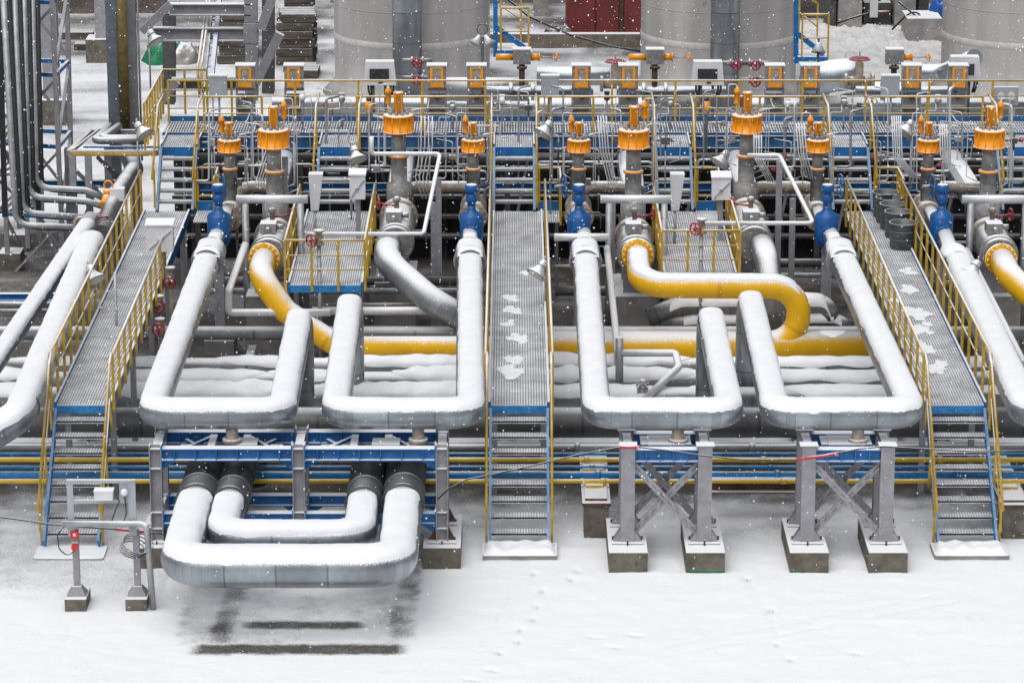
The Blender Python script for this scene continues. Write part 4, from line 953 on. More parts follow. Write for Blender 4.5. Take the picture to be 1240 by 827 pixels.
sheet_box(194, 287, .52, .52, 63.9, 'white square box with a diagonal bar on the left walkway')
sheet_box(433, 225, .32, .5, 67.2, 'white box with a handle bar left of centre below a lamp')
sheet_box(873, 227, .38, .46, 67.2, 'white box with a diagonal bar right of centre below a lamp')
for u, l in ((382, 'white tapered duct left of the centre beside the upper stair'), (819, 'white tapered duct right of the centre beside the upper stair')):
    c = py(u, 230, 67.0); ob = MB(); zb, zt = c.z-.42, c.z+.36
    vs = [(c.x-.1, 66.95, zb), (c.x+.06, 66.95, zb), (c.x+.06, 67.1, zb), (c.x-.1, 67.1, zb), (c.x-.13, 66.85, zt), (c.x+.16, 66.85, zt), (c.x+.16, 67.15, zt), (c.x-.13, 67.15, zt)]
    t = thing('tapered_duct', l, 'duct', (c.x, 67, ZD), 'white tapered ducts by the upper stairs')
    MB().add(vs, [(0, 3, 2, 1), (4, 5, 6, 7), (0, 1, 5, 4), (1, 2, 6, 5), (2, 3, 7, 6), (3, 0, 4, 7)]).build('hood', 'white', t)
    MB().cyl((c.x-.02, 67.02, ZD-.1), (c.x-.02, 67.02, zb), .03, n=8).build('post', 'galv', t)

# ------------------------------------------------------------------ FLOODLIGHTS
def lamp(u, v, y, zfoot, lab, tx=.35, rz=0., pole=True):
    c = py(u, v, y); t = thing('floodlight', lab, 'lamp', (c.x, y, zfoot), 'bell shaped floodlights on thin poles')
    ax = (Matrix.Rotation(rz, 3, 'Z') @ V((sin(tx), -cos(tx)*.55, -.8))).normalized()
    MB().lathe([(.05, -.22), (.075, -.20), (.085, -.06), (.12, .0), (.21, .10), (.225, .115), (.215, .118), (.12, .05)], c, ax, 24).build('shade', 'lamp', t)
    MB().lathe([(.19, .098), (.15, .13), (.05, .14)], c, ax, 20).build('lens', 'lens', t)
    top = c-ax*.22+V((0, 0, .06)); px = c+V((.12 if tx < .0 else -.12, .14, 0))
    MB().tube([c-ax*.2, top, V((px.x, px.y, top.z+.02)), V((px.x, px.y, c.z-.1))], .016, 6, .05).torus(c-ax*.1, ax, .1, .012, 14, 5).build('bracket', 'galv', t)
    MB().cyl((px.x, px.y, zfoot), (px.x, px.y, c.z-.05), .022, n=8).build('pole', 'galv', t)
lamp(431, 188, 69.0, ZD, 'floodlight left of centre hanging beside the large actuator', .3)
lamp(874, 193, 69.0, ZD, 'floodlight right of centre beside the large actuator', -.7)
lamp(1098, 156, 69.5, ZD, 'floodlight near the right stair between thin white tubes', -.7)
lamp(660, 157, 69.5, ZD, 'floodlight just right of the central stair near the platform', -.6)
lamp(653, 327, 62.0, ZD, 'floodlight leaning over the central walkway', -.6)
lamp(172, 158, 70.5, ZD, 'floodlight at the far left below the olive column', .7)
lamp(113, 333, 61.5, ZD, 'floodlight hung over the left walkway rail', .5)
lamp(1178, 327, 61.8, 1.2, 'floodlight over the right edge pipe', -.6)
lamp(186, 46, 77., 3, 'floodlight high on the grey frame at the upper left', .6)
a = py(139, 330, 60.5)
tag(MB().cyl((a.x, 60.5, .2), a, .028, n=8).build('thin_pole', 'galv', None, V((a.x, 60.5, .2))), 'thin grey pole standing in front of the left walkway grating', 'pole')
c = py(584, 50, 75); t = thing('floodlight', 'twin floodlight on a tall pole before the left tank', 'lamp', (c.x, 75, 2.5))
for s_ in (-1, 1):
    MB().lathe([(.05, -.16), (.07, -.04), (.16, .08), (.15, .082), (.08, .03)], c+V((s_*.13, 0, 0)), (s_*.5, -.3, -.8), 20).build('shade', 'lamp', t)
MB().cyl((c.x, 75, 2.5), (c.x, 75, c.z+.12), .032, n=10).torus(c+V((0, 0, .28)), (0, 1, 0), .12, .012).build('pole', 'steel_dk', t)
c = py(991, 58, 75); t = thing('floodlight', 'floodlight on a tall pole right of the middle tank', 'lamp', (c.x, 75, 2.5))
MB().lathe([(.06, -.2), (.08, -.05), (.17, .1), (.16, .102), (.08, .03)], c, (.0, -.3, -.9), 20).build('shade', 'lamp', t)
MB().cyl((c.x, 75, 2.5), (c.x, 75, c.z+.24), .032, n=10).build('pole', 'steel_dk', t)

# ------------------------------------------------------------------ INSTRUMENT CABINETS BEHIND THE PLATFORM
YC = 74.4
def cabinet(u, lab):
    c = py(u, 92, YC); z0 = 2.2; t = thing('gauge_cabinet', lab, 'cabinet', (c.x, YC, z0), 'orange framed gauge cabinets behind the platform')
    o = V((c.x, YC, z0)); w, h = .42, .50; zb = c.z-h/2
    MB().box(c.x-w/2, c.x+w/2, YC-.12, YC+.2, zb, zb+h).build('housing', 'vgrey', t)
    f = MB(); yy = YC-.135
    f.box(c.x-.15, c.x-.09, yy-.02, yy+.012, zb+.02, zb+h-.03).box(c.x+.09, c.x+.15, yy-.02, yy+.012, zb+.02, zb+h-.03).box(c.x-.089, c.x+.089, yy-.02, yy+.012, zb+.02, zb+.12).box(c.x-.089, c.x+.089, yy-.02, yy+.012, zb+h-.055, zb+h-.03)
    f.build('door_frame', 'oran', t)
    MB().box(c.x-.088, c.x+.088, yy-.004, yy+.008, zb+.121, zb+h-.056).build('window', 'gwin', t)
    MB().cbox((c.x+.01, yy-.012, zb+.17), .1, .014, .05).cbox((c.x-.03, yy-.012, zb+.22), .03, .014, .05).build('gauge', 'white', t)
    MB().box(c.x-w/2-.02, c.x+w/2+.02, YC-.16, YC+.22, zb+h, zb+h+.025).build('roof', 'white', t)
    s_ = MB()
    for x in (c.x-.2, c.x+.2): s_.box(x-.025, x+.025, YC-.04, YC+.02, z0, zb)
    s_.box(c.x-.175, c.x+.175, YC-.05, YC-.03, zb-.08, zb-.02).box(c.x-.175, c.x+.175, YC-.05, YC+.02, zb-.5, zb-.42)
    s_.build('stand', 'steel', t)
    MB().box(c.x-.174, c.x+.174, YC-.02, YC+.05, z0+.3, zb-.16).build('back_sheet', 'sheet', t)
    MB().cyl((c.x-.05, YC-.06, zb-.2), (c.x+.06, YC-.06, zb-.2), .05, n=10).build('regulator', 'steel_dk', t)
    return t
cb = cabinet(297, 'orange framed gauge cabinet farthest left, right of a grey junction box')
for u, l in ((356, 'orange framed gauge cabinet before the stacked timber'), (529, 'orange framed gauge cabinet beside the two red handwheels of the left tank'), (577, 'orange framed gauge cabinet beside the twin floodlight pole'), (704, 'orange framed gauge cabinet right of the central grey junction box'), (761, 'orange framed gauge cabinet below the red container corner'),
              (938, 'orange framed gauge cabinet right of the red handwheels of the middle tank'), (981, 'orange framed gauge cabinet behind the tall lamp pole on the right'), (1104, 'orange framed gauge cabinet right of the far right junction box'), (1160, 'orange framed gauge cabinet beside the far right white display')):
    c = py(u, 92, YC); dup(cb, (c.x, YC, 2.2), l)
def display(u, lab):
    c = py(u, 88, YC+.1); z0 = 3.1; t = thing('display_box', lab, 'display', (c.x, YC+.1, z0), 'white display boxes with dark windows')
    y = YC+.1; w, h = .7, .54; x = c.x; z = c.z
    vs = [(x-w/2-.02, y-.1, z-h/2), (x+w/2+.02, y-.1, z-h/2), (x+w/2+.02, y+.2, z-h/2), (x-w/2-.02, y+.2, z-h/2), (x-w/2+.03, y-.1, z+h/2), (x+w/2-.03, y-.1, z+h/2), (x+w/2-.03, y+.2, z+h/2), (x-w/2+.03, y+.2, z+h/2)]
    MB().add(vs, [(0, 3, 2, 1), (4, 5, 6, 7), (0, 1, 5, 4), (1, 2, 6, 5), (2, 3, 7, 6), (3, 0, 4, 7)]).build('housing', 'white', t)
    MB().box(x-.23, x+.21, y-.125, y-.102, z-.14, z+.11).build('screen', 'screen', t)
    MB().box(x-.03, x+.07, y-.12, y-.102, z-.225, z-.19).build('latch', 'screen', t)
    MB().cyl((x-.15, y, z0-.8), (x-.15, y, z-h/2), .03, n=8).cyl((x+.12, y, z0-.8), (x+.12, y, z-h/2), .03, n=8).build('post', 'steel_dk', t)
    for k in (-.26, -.2, .24, .3): MB().tube([(x+k, y, z-h/2), (x+k, y-.02, z-h/2-.12), (x+k*.8, y, z-h/2-.3)], .025, 6).build('cable_gland', 'screen', t)
    return t
db = display(460, 'white display box with dark window before the left tank')
for u, l in ((857, 'white display box with dark window before the middle tank'), (1172, 'white display box with dark window at the far right behind a cabinet')):
    c = py(u, 88, YC+.1); dup(db, (c.x, YC+.1+(.6 if u > 1100 else 0), 3.1), l)
def jbox(u, lab):
    c = py(u, 104, YC-.9); y = YC-.9; t = thing('junction_box', lab, 'box', (c.x, y, ZP), 'grey junction boxes on stands')
    MB().box(c.x-.2, c.x+.2, y-.08, y+.1, c.z-.23, c.z+.23).build('housing', 'panel', t)
    MB().box(c.x-.215, c.x+.215, y-.1, y+.11, c.z+.23, c.z+.26).build('lid', 'white', t)
    MB().cyl((c.x+.02, y, ZP-.3), (c.x+.02, y, c.z-.23), .025, n=8).cyl((c.x-.12, y, ZP-.3), (c.x-.12, y, c.z-.23), .015, n=6).build('post', 'steel', t)
    return t
jb = jbox(264, 'grey junction box at the left before the grey steel frame')
for u, l in ((666, 'grey junction box just right of the central stair'), (1078, 'grey junction box near the right stair')):
    c = py(u, 104, YC-.9); dup(jb, (c.x, YC-.9, ZP), l)
t = thing('junction_box', 'wide grey panel with two round dials at the far right', 'box', py(1218, 125, 74.3))
c = py(1218, 116, 74.3); MB().cbox(c, .55, .1, .42).build('housing', 'panel', t); MB().cyl(c+V((-.12, -.09, 0)), c+V((-.12, -.05, 0)), .09).cyl(c+V((.12, -.09, 0)), c+V((.12, -.05, 0)), .09).build('dial', 'white', t)
MB().cyl(c+V((-.2, 0, -1.6)), c+V((-.2, 0, -.2)), .025).cyl(c+V((.2, 0, -1.6)), c+V((.2, 0, -.2)), .025).build('post', 'steel', t)
for u, v, l in ((505, 76, 'upper red handwheel before the left tank stack'), (505, 97, 'lower red handwheel before the left tank stack'), (892, 79, 'red handwheel nearest the middle tank stack'), (915, 79, 'upper right red handwheel before the middle tank'), (915, 99, 'lower right red handwheel before the middle tank')):
    c = py(u, v, 76.2); t = thing('handwheel_valve', l, 'valve', c, 'red handwheel valves on the back line')
    MB().wheel(c, (0, 1, 0), .105, .02, 5).build('wheel', 'red', t)
    MB().cyl(c, c+V((0, .3, 0)), .03, n=8).cyl(c+V((-.35, .3, 0)), c+V((.35, .3, 0)), .05, n=12).cyl(c+V((-.15, .3, 0)), c+V((-.1, .3, 0)), .09, n=14).cyl(c+V((.1, .3, 0)), c+V((.15, .3, 0)), .09, n=14).build('valve_body', 'vgrey', t)
def hact(u, lab, left=True, v=68):
    c = py(u, v, 78.5); t = thing('horizontal_actuator', lab, 'valve', (c.x, 78.5, 2.2), 'orange horizontal actuators on the back line')
    MB().cbox(c, .42, .3, .34).build('gear_housing', 'vgrey', t); MB().cbox(c+V((0, 0, .185)), .44, .32, .03).build('lid', 'white', t)
    MB().cyl(c+V((.21, 0, -.02)), c+V((.40, 0, -.02)), .085, n=16).cyl(c+V((.40, 0, -.02)), c+V((.43, 0, -.02)), .10, n=16).build('spring_can', 'oran', t)
    if left: MB().cyl(c+V((-.21, 0, -.02)), c+V((-.62, 0, -.02)), .08, n=16).build('cylinder', 'oran', t)
    MB().cyl(c+V((.43, 0, -.02)), c+V((.75, 0, -.02)), .015, n=6).build('rod', 'steel', t)
    mb = MB().wheel(c+V((.83, 0, -.02)), (1, 0, 0), .10, .012, 4)
    for k in range(4): mb.cyl(c+V((.72, 0, -.02)), c+V((.83, .1*cos(k*pi/2), -.02+.1*sin(k*pi/2))), .01, n=5)
    mb.build('cone_wheel', 'oran', t)
    MB().cyl(c+V((.0, 0, -1.0)), c+V((.0, 0, -.17)), .07, n=12).cyl(c+V((0, 0, -.3)), c+V((0, 0, -.24)), .12, n=14).build('stem', 'rust', t)
    MB().cyl(c+V((-.9, .0, -.85)), c+V((1.7, 0, -.85)), .13, n=16).cyl(c+V((-.3, 0, -.85)), c+V((-.22, 0, -.85)), .22, n=18).cyl(c+V((.22, 0, -.85)), c+V((.3, 0, -.85)), .22, n=18).build('valve_line', 'clad', t)
hact(632, 'orange horizontal actuator behind the central stair'); hact(793, 'orange horizontal actuator before the middle tank'); hact(1083, 'orange horizontal actuator among snow lumps at the right', False)
# big insulated pipes behind the platform
def bp(lab, pts, r, m='clad', bend=.5):
    P = [pz(u, v, z) for u, v, z in pts]
    t = thing('insulated_pipe', lab, 'pipe', P[0]); clad('pipe_run', m, t, P, r, bend, .8)
bp('long pale pipe lying behind the platform railing', [(330, 129, 1.), (1290, 129, 1.)], .28)
bp('grey thick pipe stub behind the platform left of the central stair', [(520, 108, 2.2), (640, 108, 2.2)], .30, 'clad_back')
bp('dark thick pipe behind the platform before the middle tank', [(780, 124, 1.6), (900, 124, 1.6)], .2, 'clad_old')
bp('big clad elbow pipe behind the platform at the right', [(985, 120, 1.0), (985, 92, 2.0), (1032, 90, 2.0)], .42, 'clad', .6)
bp('low snowy pipe bend behind the right railing', [(1025, 132, .8), (1025, 112, 1.3), (1120, 112, 1.3)], .3, 'clad', .5)
bp('white clad pipe from the orange actuator to the right tank', [(1105, 88, 2.1), (1142, 88, 2.1), (1180, 70, 3.)], .22, 'clad', .4)
bp('pale pipe rising before the red container', [(650, 92, 2.2), (690, 92, 2.2), (738, 92, 2.2)], .24, 'clad', .4)
for u, v, l in ((745, 74, 'red topped gate valve left of the middle tank'), (1041, 71, 'red topped gate valve before the snow lumps at the right')):
    c = py(u, v, 79); t = thing('gate_valve', l, 'valve', (c.x, 79, c.z-.6), 'red topped gate valves behind the platform')
    MB().wheel(c, (0, 0, 1), .24, .022, 4).build('wheel', 'red', t)
    MB().cyl(c-V((0, 0, .02)), c+V((0, 0, .18)), .02, n=8).build('spindle', 'steel', t)
    MB().lathe([(.16, -.62), (.16, -.45), (.1, -.38), (.1, -.1), (.03, -.05), (.03, 0)], c, n=18).cyl(c+V((-.35, 0, -.55)), c+V((.35, 0, -.55)), .12).cyl(c+V((-.36, 0, -.55)), c+V((-.28, 0, -.55)), .19).cyl(c+V((.28, 0, -.55)), c+V((.36, 0, -.55)), .19).build('valve_body', 'tan', t)
# small fittings along the platform front
for u, v, l in ((578, 0, ''),): pass
for u, l in ((447, 'small orange capped instrument riser left of the left of centre actuator'), (855, 'small orange capped instrument riser left of the right of centre actuator')):
    c = py(u, 134, 71.0); t = thing('instrument_riser', l, 'instrument', (c.x, 71, 2.4), 'orange capped instrument risers')
    MB().lathe([(.04, -.9), (.04, -.1), (.07, -.08), (.07, -.02), (.04, 0)], c, n=12).build('riser', 'vgrey', t)
    MB().lathe([(.07, 0), (.09, .03), (.09, .16), (.05, .2)], c+V((0, 0, .02)), n=14).cyl(c+V((-.0, -.12, .1)), c+V((0, 0, .1)), .06).build('cap', 'oran', t)
    MB().cyl(c+V((0, 0, .22)), c+V((0, 0, .3)), .06, n=12).build('head', 'screen', t)

for u, v, hd_, l in ((366, 118, 'white', 'white domed transmitter left of the left white display'), (414, 120, 'vgrey', 'grey transmitter on a thin stand below the left white display'), (548, 130, 'vgrey', 'grey transmitter between the two cabinets beside the left riser'), (608, 122, 'white', 'white transmitter on the platform left of the central junction box'),
                     (735, 118, 'screen', 'dark capped transmitter between the two cabinets right of the central stair'), (812, 126, 'vgrey', 'grey transmitter left of the middle display box'), (954, 126, 'white', 'white transmitter between the two cabinets before the middle tank'), (1022, 124, 'vgrey', 'grey transmitter right of the tall right lamp pole'), (1136, 122, 'tan', 'tan transmitter stem between the two rightmost cabinets')):
    y = 72.9; c = py(u, v, y); t = thing('transmitter', l, 'instrument', (c.x, y, ZP), 'transmitters on the platform')
    MB().lathe([(.03, -.08), (.075, -.06), (.075, .05), (.05, .08), (.02, .1)], c, (0, -1, .2), 14).cbox(c+V((.0, .05, .1)), .12, .1, .06).build('head', hd_, t)
    MB().cyl((c.x, y, ZP), (c.x, y, c.z-.06), .02, n=8).build('stand', 'steel', t)
    MB().tube([c+V((.06, 0, 0)), c+V((.2, 0, 0)), V((c.x+.2, y, ZP+.02))], .01, 6, .04).tube([c+V((-.05, 0, -.05)), c+V((-.05, -.1, -.2)), V((c.x-.3, y-.1, c.z-.2)), V((c.x-.3, y-.4, ZP-.5))], .01, 6, .04).build('tubing', 'tubew', t)

# ------------------------------------------------------------------ RED HANDWHEEL CLUSTER LEFT AND SMALL WHEELS
for (u, v, y, ax, l) in ((191, 371, 62.5, (0, 1, 0), 'red handwheel right of the left walkway, upper of a pair'), (192, 399, 61.6, (0, 1, 0), 'red handwheel right of the left walkway, lower of a pair'), (205, 342, 63.4, (0, 1, .4), 'red handwheel behind the pair right of the left walkway'),
                        (377, 291, 63.4, (.6, 1, 0), 'red handwheel on the thin riser before the left of centre platform'), (842, 277, 64.2, (.6, 1, 0), 'red handwheel on the thin riser before the right of centre platform')):
    c = py(u, v, y); t = thing('handwheel_valve', l, 'valve', c, 'red handwheel valves near the walkways')
    MB().wheel(c, ax, .12, .018, 4).build('wheel', 'red', t)
    a = V(ax).normalized(); MB().cyl(c, c+a*.2, .03, n=8).lathe([(.1, -.14), (.1, -.1), (.06, -.08), (.09, 0), (.06, .1), (.1, .12), (.1, .16)], c+a*.26, (0, 0, 1), 16).build('valve_body', 'tan', t)
    q = c+a*.26; MB().cyl((q.x, q.y, .3), (q.x, q.y, q.z-.14), .04, n=10).build('riser', 'galv' if u > 300 else 'tan', t)
# buckets on right walkway
for i, (u, v, y) in enumerate(((1085, 262, 66.6), (1079, 249, 67.6), (1073, 240, 68.3), (1068, 232, 68.9), (1064, 226, 69.4))):
    x = px_x(u+8, y, ZD+.2)
    t = MB().lathe([(.24, 0), (.26, .02), (.275, .50), (.285, .51), (.285, .54), (.27, .54), (.26, .06), (.02, .05)], (x, y, ZD+.004), n=26).torus((x, y, ZD+.2), (0, 0, 1), .262, .012, 26, 5).torus((x, y, ZD+.37), (0, 0, 1), .268, .012, 26, 5)
    ob = t.build('drum', 'bucket', None, V((x, y, ZD)))
    tag(ob, ['open grey drum nearest the viewer on the right walkway', 'open grey drum second from the front on the right walkway', 'open grey drum in the middle of the row on the right walkway', 'open grey drum fourth in the row on the right walkway', 'open grey drum farthest back by the right upper stair'][i], 'drum', 'open drums lined up on the right walkway')

# ------------------------------------------------------------------ BARRIER CABLE
P = [py(u, v, 52.45) for u, v in ((530, 604), (545, 590), (565, 580), (600, 573), (650, 562), (700, 550), (750, 541), (775, 541), (810, 545), (850, 551), (900, 556), (965, 556), (1000, 551), (1040, 543), (1070, 540), (1120, 543), (1180, 546), (1260, 545))]
t = thing('barrier_cable', 'black and white cable sagging across the right trestles', 'cable', P[0])
MB().sweep(P, .013, 8).build('cable', 'cable', t)
MB().sweep([P[6], P[7]], .026, 8).build('red_sleeve', 'redw', t); MB().sweep([P[11], P[12], P[12].lerp(P[13], .4)], .026, 8).build('red_sleeve', 'redw', t)
P = [py(u, v, 50.55) for u, v in ((-30, 622), (20, 628), (60, 634), (95, 637), (140, 640), (180, 644), (198, 646))]
t = thing('barrier_cable', 'black cable with red sleeve passing behind the grey frame at lower left', 'cable', P[0])
MB().sweep(P, .014, 8).build('cable', 'cable', t); MB().sweep([P[4], P[5]], .024, 8).build('red_sleeve', 'redw', t)

# ------------------------------------------------------------------ LOWER LEFT PANEL FRAME
y = 50.55; xa, xb = px_x(92, y, .9), px_x(165.5, y, .9)
fr = thing('equipment_frame', 'grey post frame with red buttons standing at the lower left', 'frame', ((xa+xb)/2, y, 0))
for x in (xa, xb):
    MB().box(x-.05, x+.05, y-.045, y+.045, .27, 1.30).build('leg', 'steel', fr)
for i, x in enumerate((xa, xb)):
    f = thing('concrete_footing', ['small concrete block under the left leg of the grey frame', 'small concrete block under the right leg of the grey frame'][i], 'footing', (x, y, 0), 'small blocks under the grey frame')
    MB().box(x-.17, x+.17, y-.3, y+.3, 0, .2).build('block', 'conc', f)
    MB().cbox((x, y-.02, .27), .32, .3, .14, 0, 0, .45).build('base_gusset', 'steel', fr)
MB().box(xa-.1, xa+.0, y-.09, y-.047, 1.2, 2.08).build('upper_post', 'panel', fr)
MB().box(xb-.1, xb+.02, y-.09, y-.047, 1.2, 2.08).build('upper_post', 'panel', fr)
MB().box(xa-.1, xb+.02, y-.1, y-.04, 2.08, 2.13).build('top_bar', 'panel', fr)
MB().box(xa+.0, xb-.1, y-.085, y-.05, 1.74, 1.79).build('mid_bar', 'panel', fr)
MB().box(xb-.24, xb-.1, y-.08, y-.055, 1.79, 2.08).build('mount_plate', 'panel', fr)
MB().tube([(xa-.18, y-.16, 1.42), (xb+.12, y-.16, 1.42), (xb+.2, y-.22, 1.38), (xb+.26, y-.22, .02)], .05, 14, .12).build('guard_tube', 'galv', fr)
MB().cbox((xa+.5, y-.16, 1.91), .29, .2, .14).cbox((xa+.5, y-.16, 1.99), .31, .22, .02).build('lamp_box', 'white', fr)
MB().lathe([(.05, -.05), (.06, .0), (.06, .05), (.03, .08)], (xb-.15, y-.12, 1.93), (0, -1, .3), 14).build('sensor', 'white', fr)
MB().tube([(xb-.15, y-.11, 1.9), (xb-.13, y-.13, 1.6), (xb-.2, y-.12, 1.35)], .01, 5).tube([(xa+.62, y-.12, 1.86), (xa+.74, y-.14, 1.8), (xa+.66, y-.13, 1.62), (xa+.6, y-.12, 1.45)], .01, 5).tube([(xa-.14, y-.2, 1.4), (xa-.26, y-.2, 1.25), (xa-.24, y-.2, 1.02), (xa-.1, y-.16, .86), (xa, y-.07, .98)], .01, 5, .1).build('wire', 'cable', fr)
MB().cbox((xa, y-.075, 1.22), .13, .06, .12).build('button_plate', 'redlamp', fr); MB().cbox((xa, y-.107, 1.22), .05, .006, .05).build('button_mark', 'white', fr)
MB().cbox((xa, y-.07, 1.02), .10, .05, .12).build('button_box', 'galv', fr); MB().cyl((xa, y-.15, 1.02), (xa, y-.09, 1.02), .055, n=16).build('stop_button', 'redlamp', fr)
mb = MB()
for k in range(4): mb.torus((xb-.05+.03*k, y-.12, .98+.035*k), (.25, -.4, 1), .2+.015*k, .011, 22, 5)
tag(mb.build('cable_coil', 'cable', None, V((xb, y-.1, .98))), 'coil of dark cable hung on the right leg of the grey frame', 'cable')

# ------------------------------------------------------------------ LEFT STEEL, PIPE BANK
def ly(u, v, y): return py(u, v, y)
yb = 71.0
paths = [([(2, -40), (17, 268), (22, 276), (112, 276)], 'outermost vertical pipe bending right lowest at the left edge'), ([(16, -40), (25, 250), (30, 264), (112, 264)], 'second vertical pipe bending right at the left edge'),
         ([(28, -40), (33, 232), (36, 244), (104, 243), (128, 251)], 'third vertical pipe bending right at the left edge'), ([(38, -40), (42, 222), (46, 232), (104, 230), (126, 240)], 'innermost vertical pipe bending right at the left edge')]
for i, (p, l) in enumerate(paths):
    P = [py(u, v, yb+.12*i) for u, v in p]
    t = thing('service_pipe', l, 'pipe', (P[0].x, yb, P[2].z), 'vertical pipe bank at the left edge')
    MB().tube([P[0], P[1].lerp(P[2], .5)]+P[3:], .07, 12, .3).build('pipe_run', 'galv', t)
    mb = MB(); q = [p_+V((.10, .06, -.05)) for p_ in P]; mb.tube([q[0], q[1].lerp(q[2], .5)]+q[3:], .062, 8, .3); mb.build('dark_cable_run', 'cable', t)
t = thing('lattice_tower', 'slim grey lattice tower with blue rungs at the left', 'tower', py(66, 315, 72.6))
B0 = {}
for k, (ub_, ut, y) in enumerate(((10, -6, 72.4), (77, 61, 72.0), (89, 80, 73.6), (34, 20, 73.8))):
    vb = 325 if k < 2 else 300; B0[k] = (py(ub_, vb, y), py(ut, -40, y)); MB().bar(*B0[k], .1, .1, (0, 1, 0)).build('leg', 'steel', t)
for z in (1.3, 2.9, 4.5, 6.1):
    pts = []
    for k in range(4):
        a, b = B0[k]; f = (z-a.z)/(b.z-a.z); pts.append(a.lerp(b, f))
    for k in range(4): MB().bar(pts[k], pts[(k+1) % 4], .07, .09).build('rung', 'blue', t)
    for k in range(4):
        a, b = B0[k]; f = (z-1.5-a.z)/(b.z-a.z); MB().bar(a.lerp(b, f), pts[(k+1) % 4]-V((0, 0, .1)), .07, .05).build('diagonal', 'steel', t)
t = thing('lattice_tower', 'second grey lattice frame behind the vertical pipe bank at the left edge', 'tower', py(20, 300, 74.5))
LB = [(py(-4, 300, 74.2), py(-16, -40, 74.2)), (py(48, 290, 74.8), py(38, -40, 74.8)), (py(24, 285, 75.6), py(16, -40, 75.6))]
for a, b in LB: MB().bar(a, b, .11, .11, (0, 1, 0)).build('leg', 'steel', t)
for k in range(7):
    z = .9+k*.85
    for q in range(3):
        a, b = LB[q]; c_, d_ = LB[(q+1) % 3]; p0 = a.lerp(b, (z-a.z)/(b.z-a.z)); p1 = c_.lerp(d_, (z-c_.z)/(d_.z-c_.z)); p2 = c_.lerp(d_, (z+.85-c_.z)/(d_.z-c_.z))
        MB().bar(p0, p1, .06, .06).build('rung', 'steel' if k % 2 else 'blue', t); MB().bar(p0, p2, .05, .05).build('diagonal', 'steel', t)
for i, (u, r, l) in enumerate(((6, .05, 'black cable duct leftmost of the left edge pipe bank'), (47, .045, 'black cable duct right of the left edge pipe bank'), (52, .03, 'thin grey conduit right of the left edge pipe bank'))):
    a, b = py(u-8, -40, 71.9), py(u, 262, 71.9); tag(MB().bar(a, b, r*2.2, r*2, (0, 1, 0)).build('cable_duct', 'cable' if i < 2 else 'galv', None, b), l, 'duct')
for (p, q, m, l) in (((90, 205), (150, 262), 'steel', 'grey diagonal strut below the bracket platform'), ((75, 318), (38, 240), 'steel', 'grey diagonal strut right of the left tower foot'), ((80, 318), (118, 225), 'steel', 'grey diagonal strut rising to the bracket platform')):
    a, b = py(*p, 72.3), py(*q, 72.3); tag(MB().bar(a, b, .08, .08).build('strut', m, None, a), l, 'strut')
a, b = py(28, 222, 73), py(150, 222, 73); tag(MB().ibeam(a, b, .16, .16).build('blue_beam', 'blue', None, a), 'blue beam behind the left pipe bank below the bracket platform', 'beam')
for u, l in ((84, 'grey post left of the bracket platform pipes'), (132, 'grey post right of the bracket platform leg')):
    a = py(u, 225, 72.6); tag(MB().ibeam((a.x, 72.6, 0), (a.x, 72.6, 2.75), .16, .16, .016, (0, 1, 0)).build('post', 'steel', None, V((a.x, 72.6, 0))), l, 'post')
for u, v, l in ((12, 328, 'brown concrete footing under the left edge tower'), (80, 330, 'brown concrete footing right of the tower foot'), (20, 305, 'brown concrete footing behind the pipe bank at the left edge')):
    p = pz(u, v, 0); tag(MB().cbox((p.x, p.y+.3, .2), .48, .6, .4).build('concrete_footing', 'conc', None, V((p.x, p.y+.3, 0))), l, 'footing', 'footings of the left tower')
for u, v0, w, l, col, g in ((62, 152, .42, 'grey steel column on a concrete base behind the left tower', 'steel', 'grey columns at the upper left'), (124, 76, .42, 'grey steel column on a concrete base at the upper left', 'steel', 'grey columns at the upper left')):
    p = pz(u, v0, 0); t = thing('steel_column', l, 'column', p, g)
    MB().ibeam((p.x, p.y+.4, .7), (p.x, p.y+.4, 6.8), w, w, .03, (0, 1, 0)).build('shaft', col, t); MB().cbox((p.x, p.y+.4, .35), .95, .9, .7).build('base', 'conc', t)
x = px_x(138, 74.5, 4); t = thing('steel_column', 'thick blue grey column beside the olive pipe', 'column', (x, 74.5, 2.6)); MB().box(x-.14, x+.10, 74.4, 74.6, 0, 7.2).build('shaft', 'pole', t)
x = px_x(150, 74.3, 4); tag(MB().cyl((x, 74.3, 2.6), (x, 74.3, 7.2), .12, n=18).build('olive_pipe', 'olive', None, V((x, 74.3, 2.6))), 'olive brown vertical pipe beside the blue grey column', 'pipe')
x = px_x(161, 74.8, 4); t = thing('steel_column', 'dark grey column with conduits right of the olive pipe', 'column', (x, 74.8, 0)); MB().ibeam((x, 74.8, 0), (x, 74.8, 7.2), .2, .18, .018, (0, 1, 0)).build('shaft', 'steel', t); MB().cyl((x+.16, 74.7, 2), (x+.16, 74.7, 7.2), .025, n=8).cyl((x-.14, 74.7, 2), (x-.14, 74.7, 7.2), .025, n=8).build('conduit', 'galv', t)
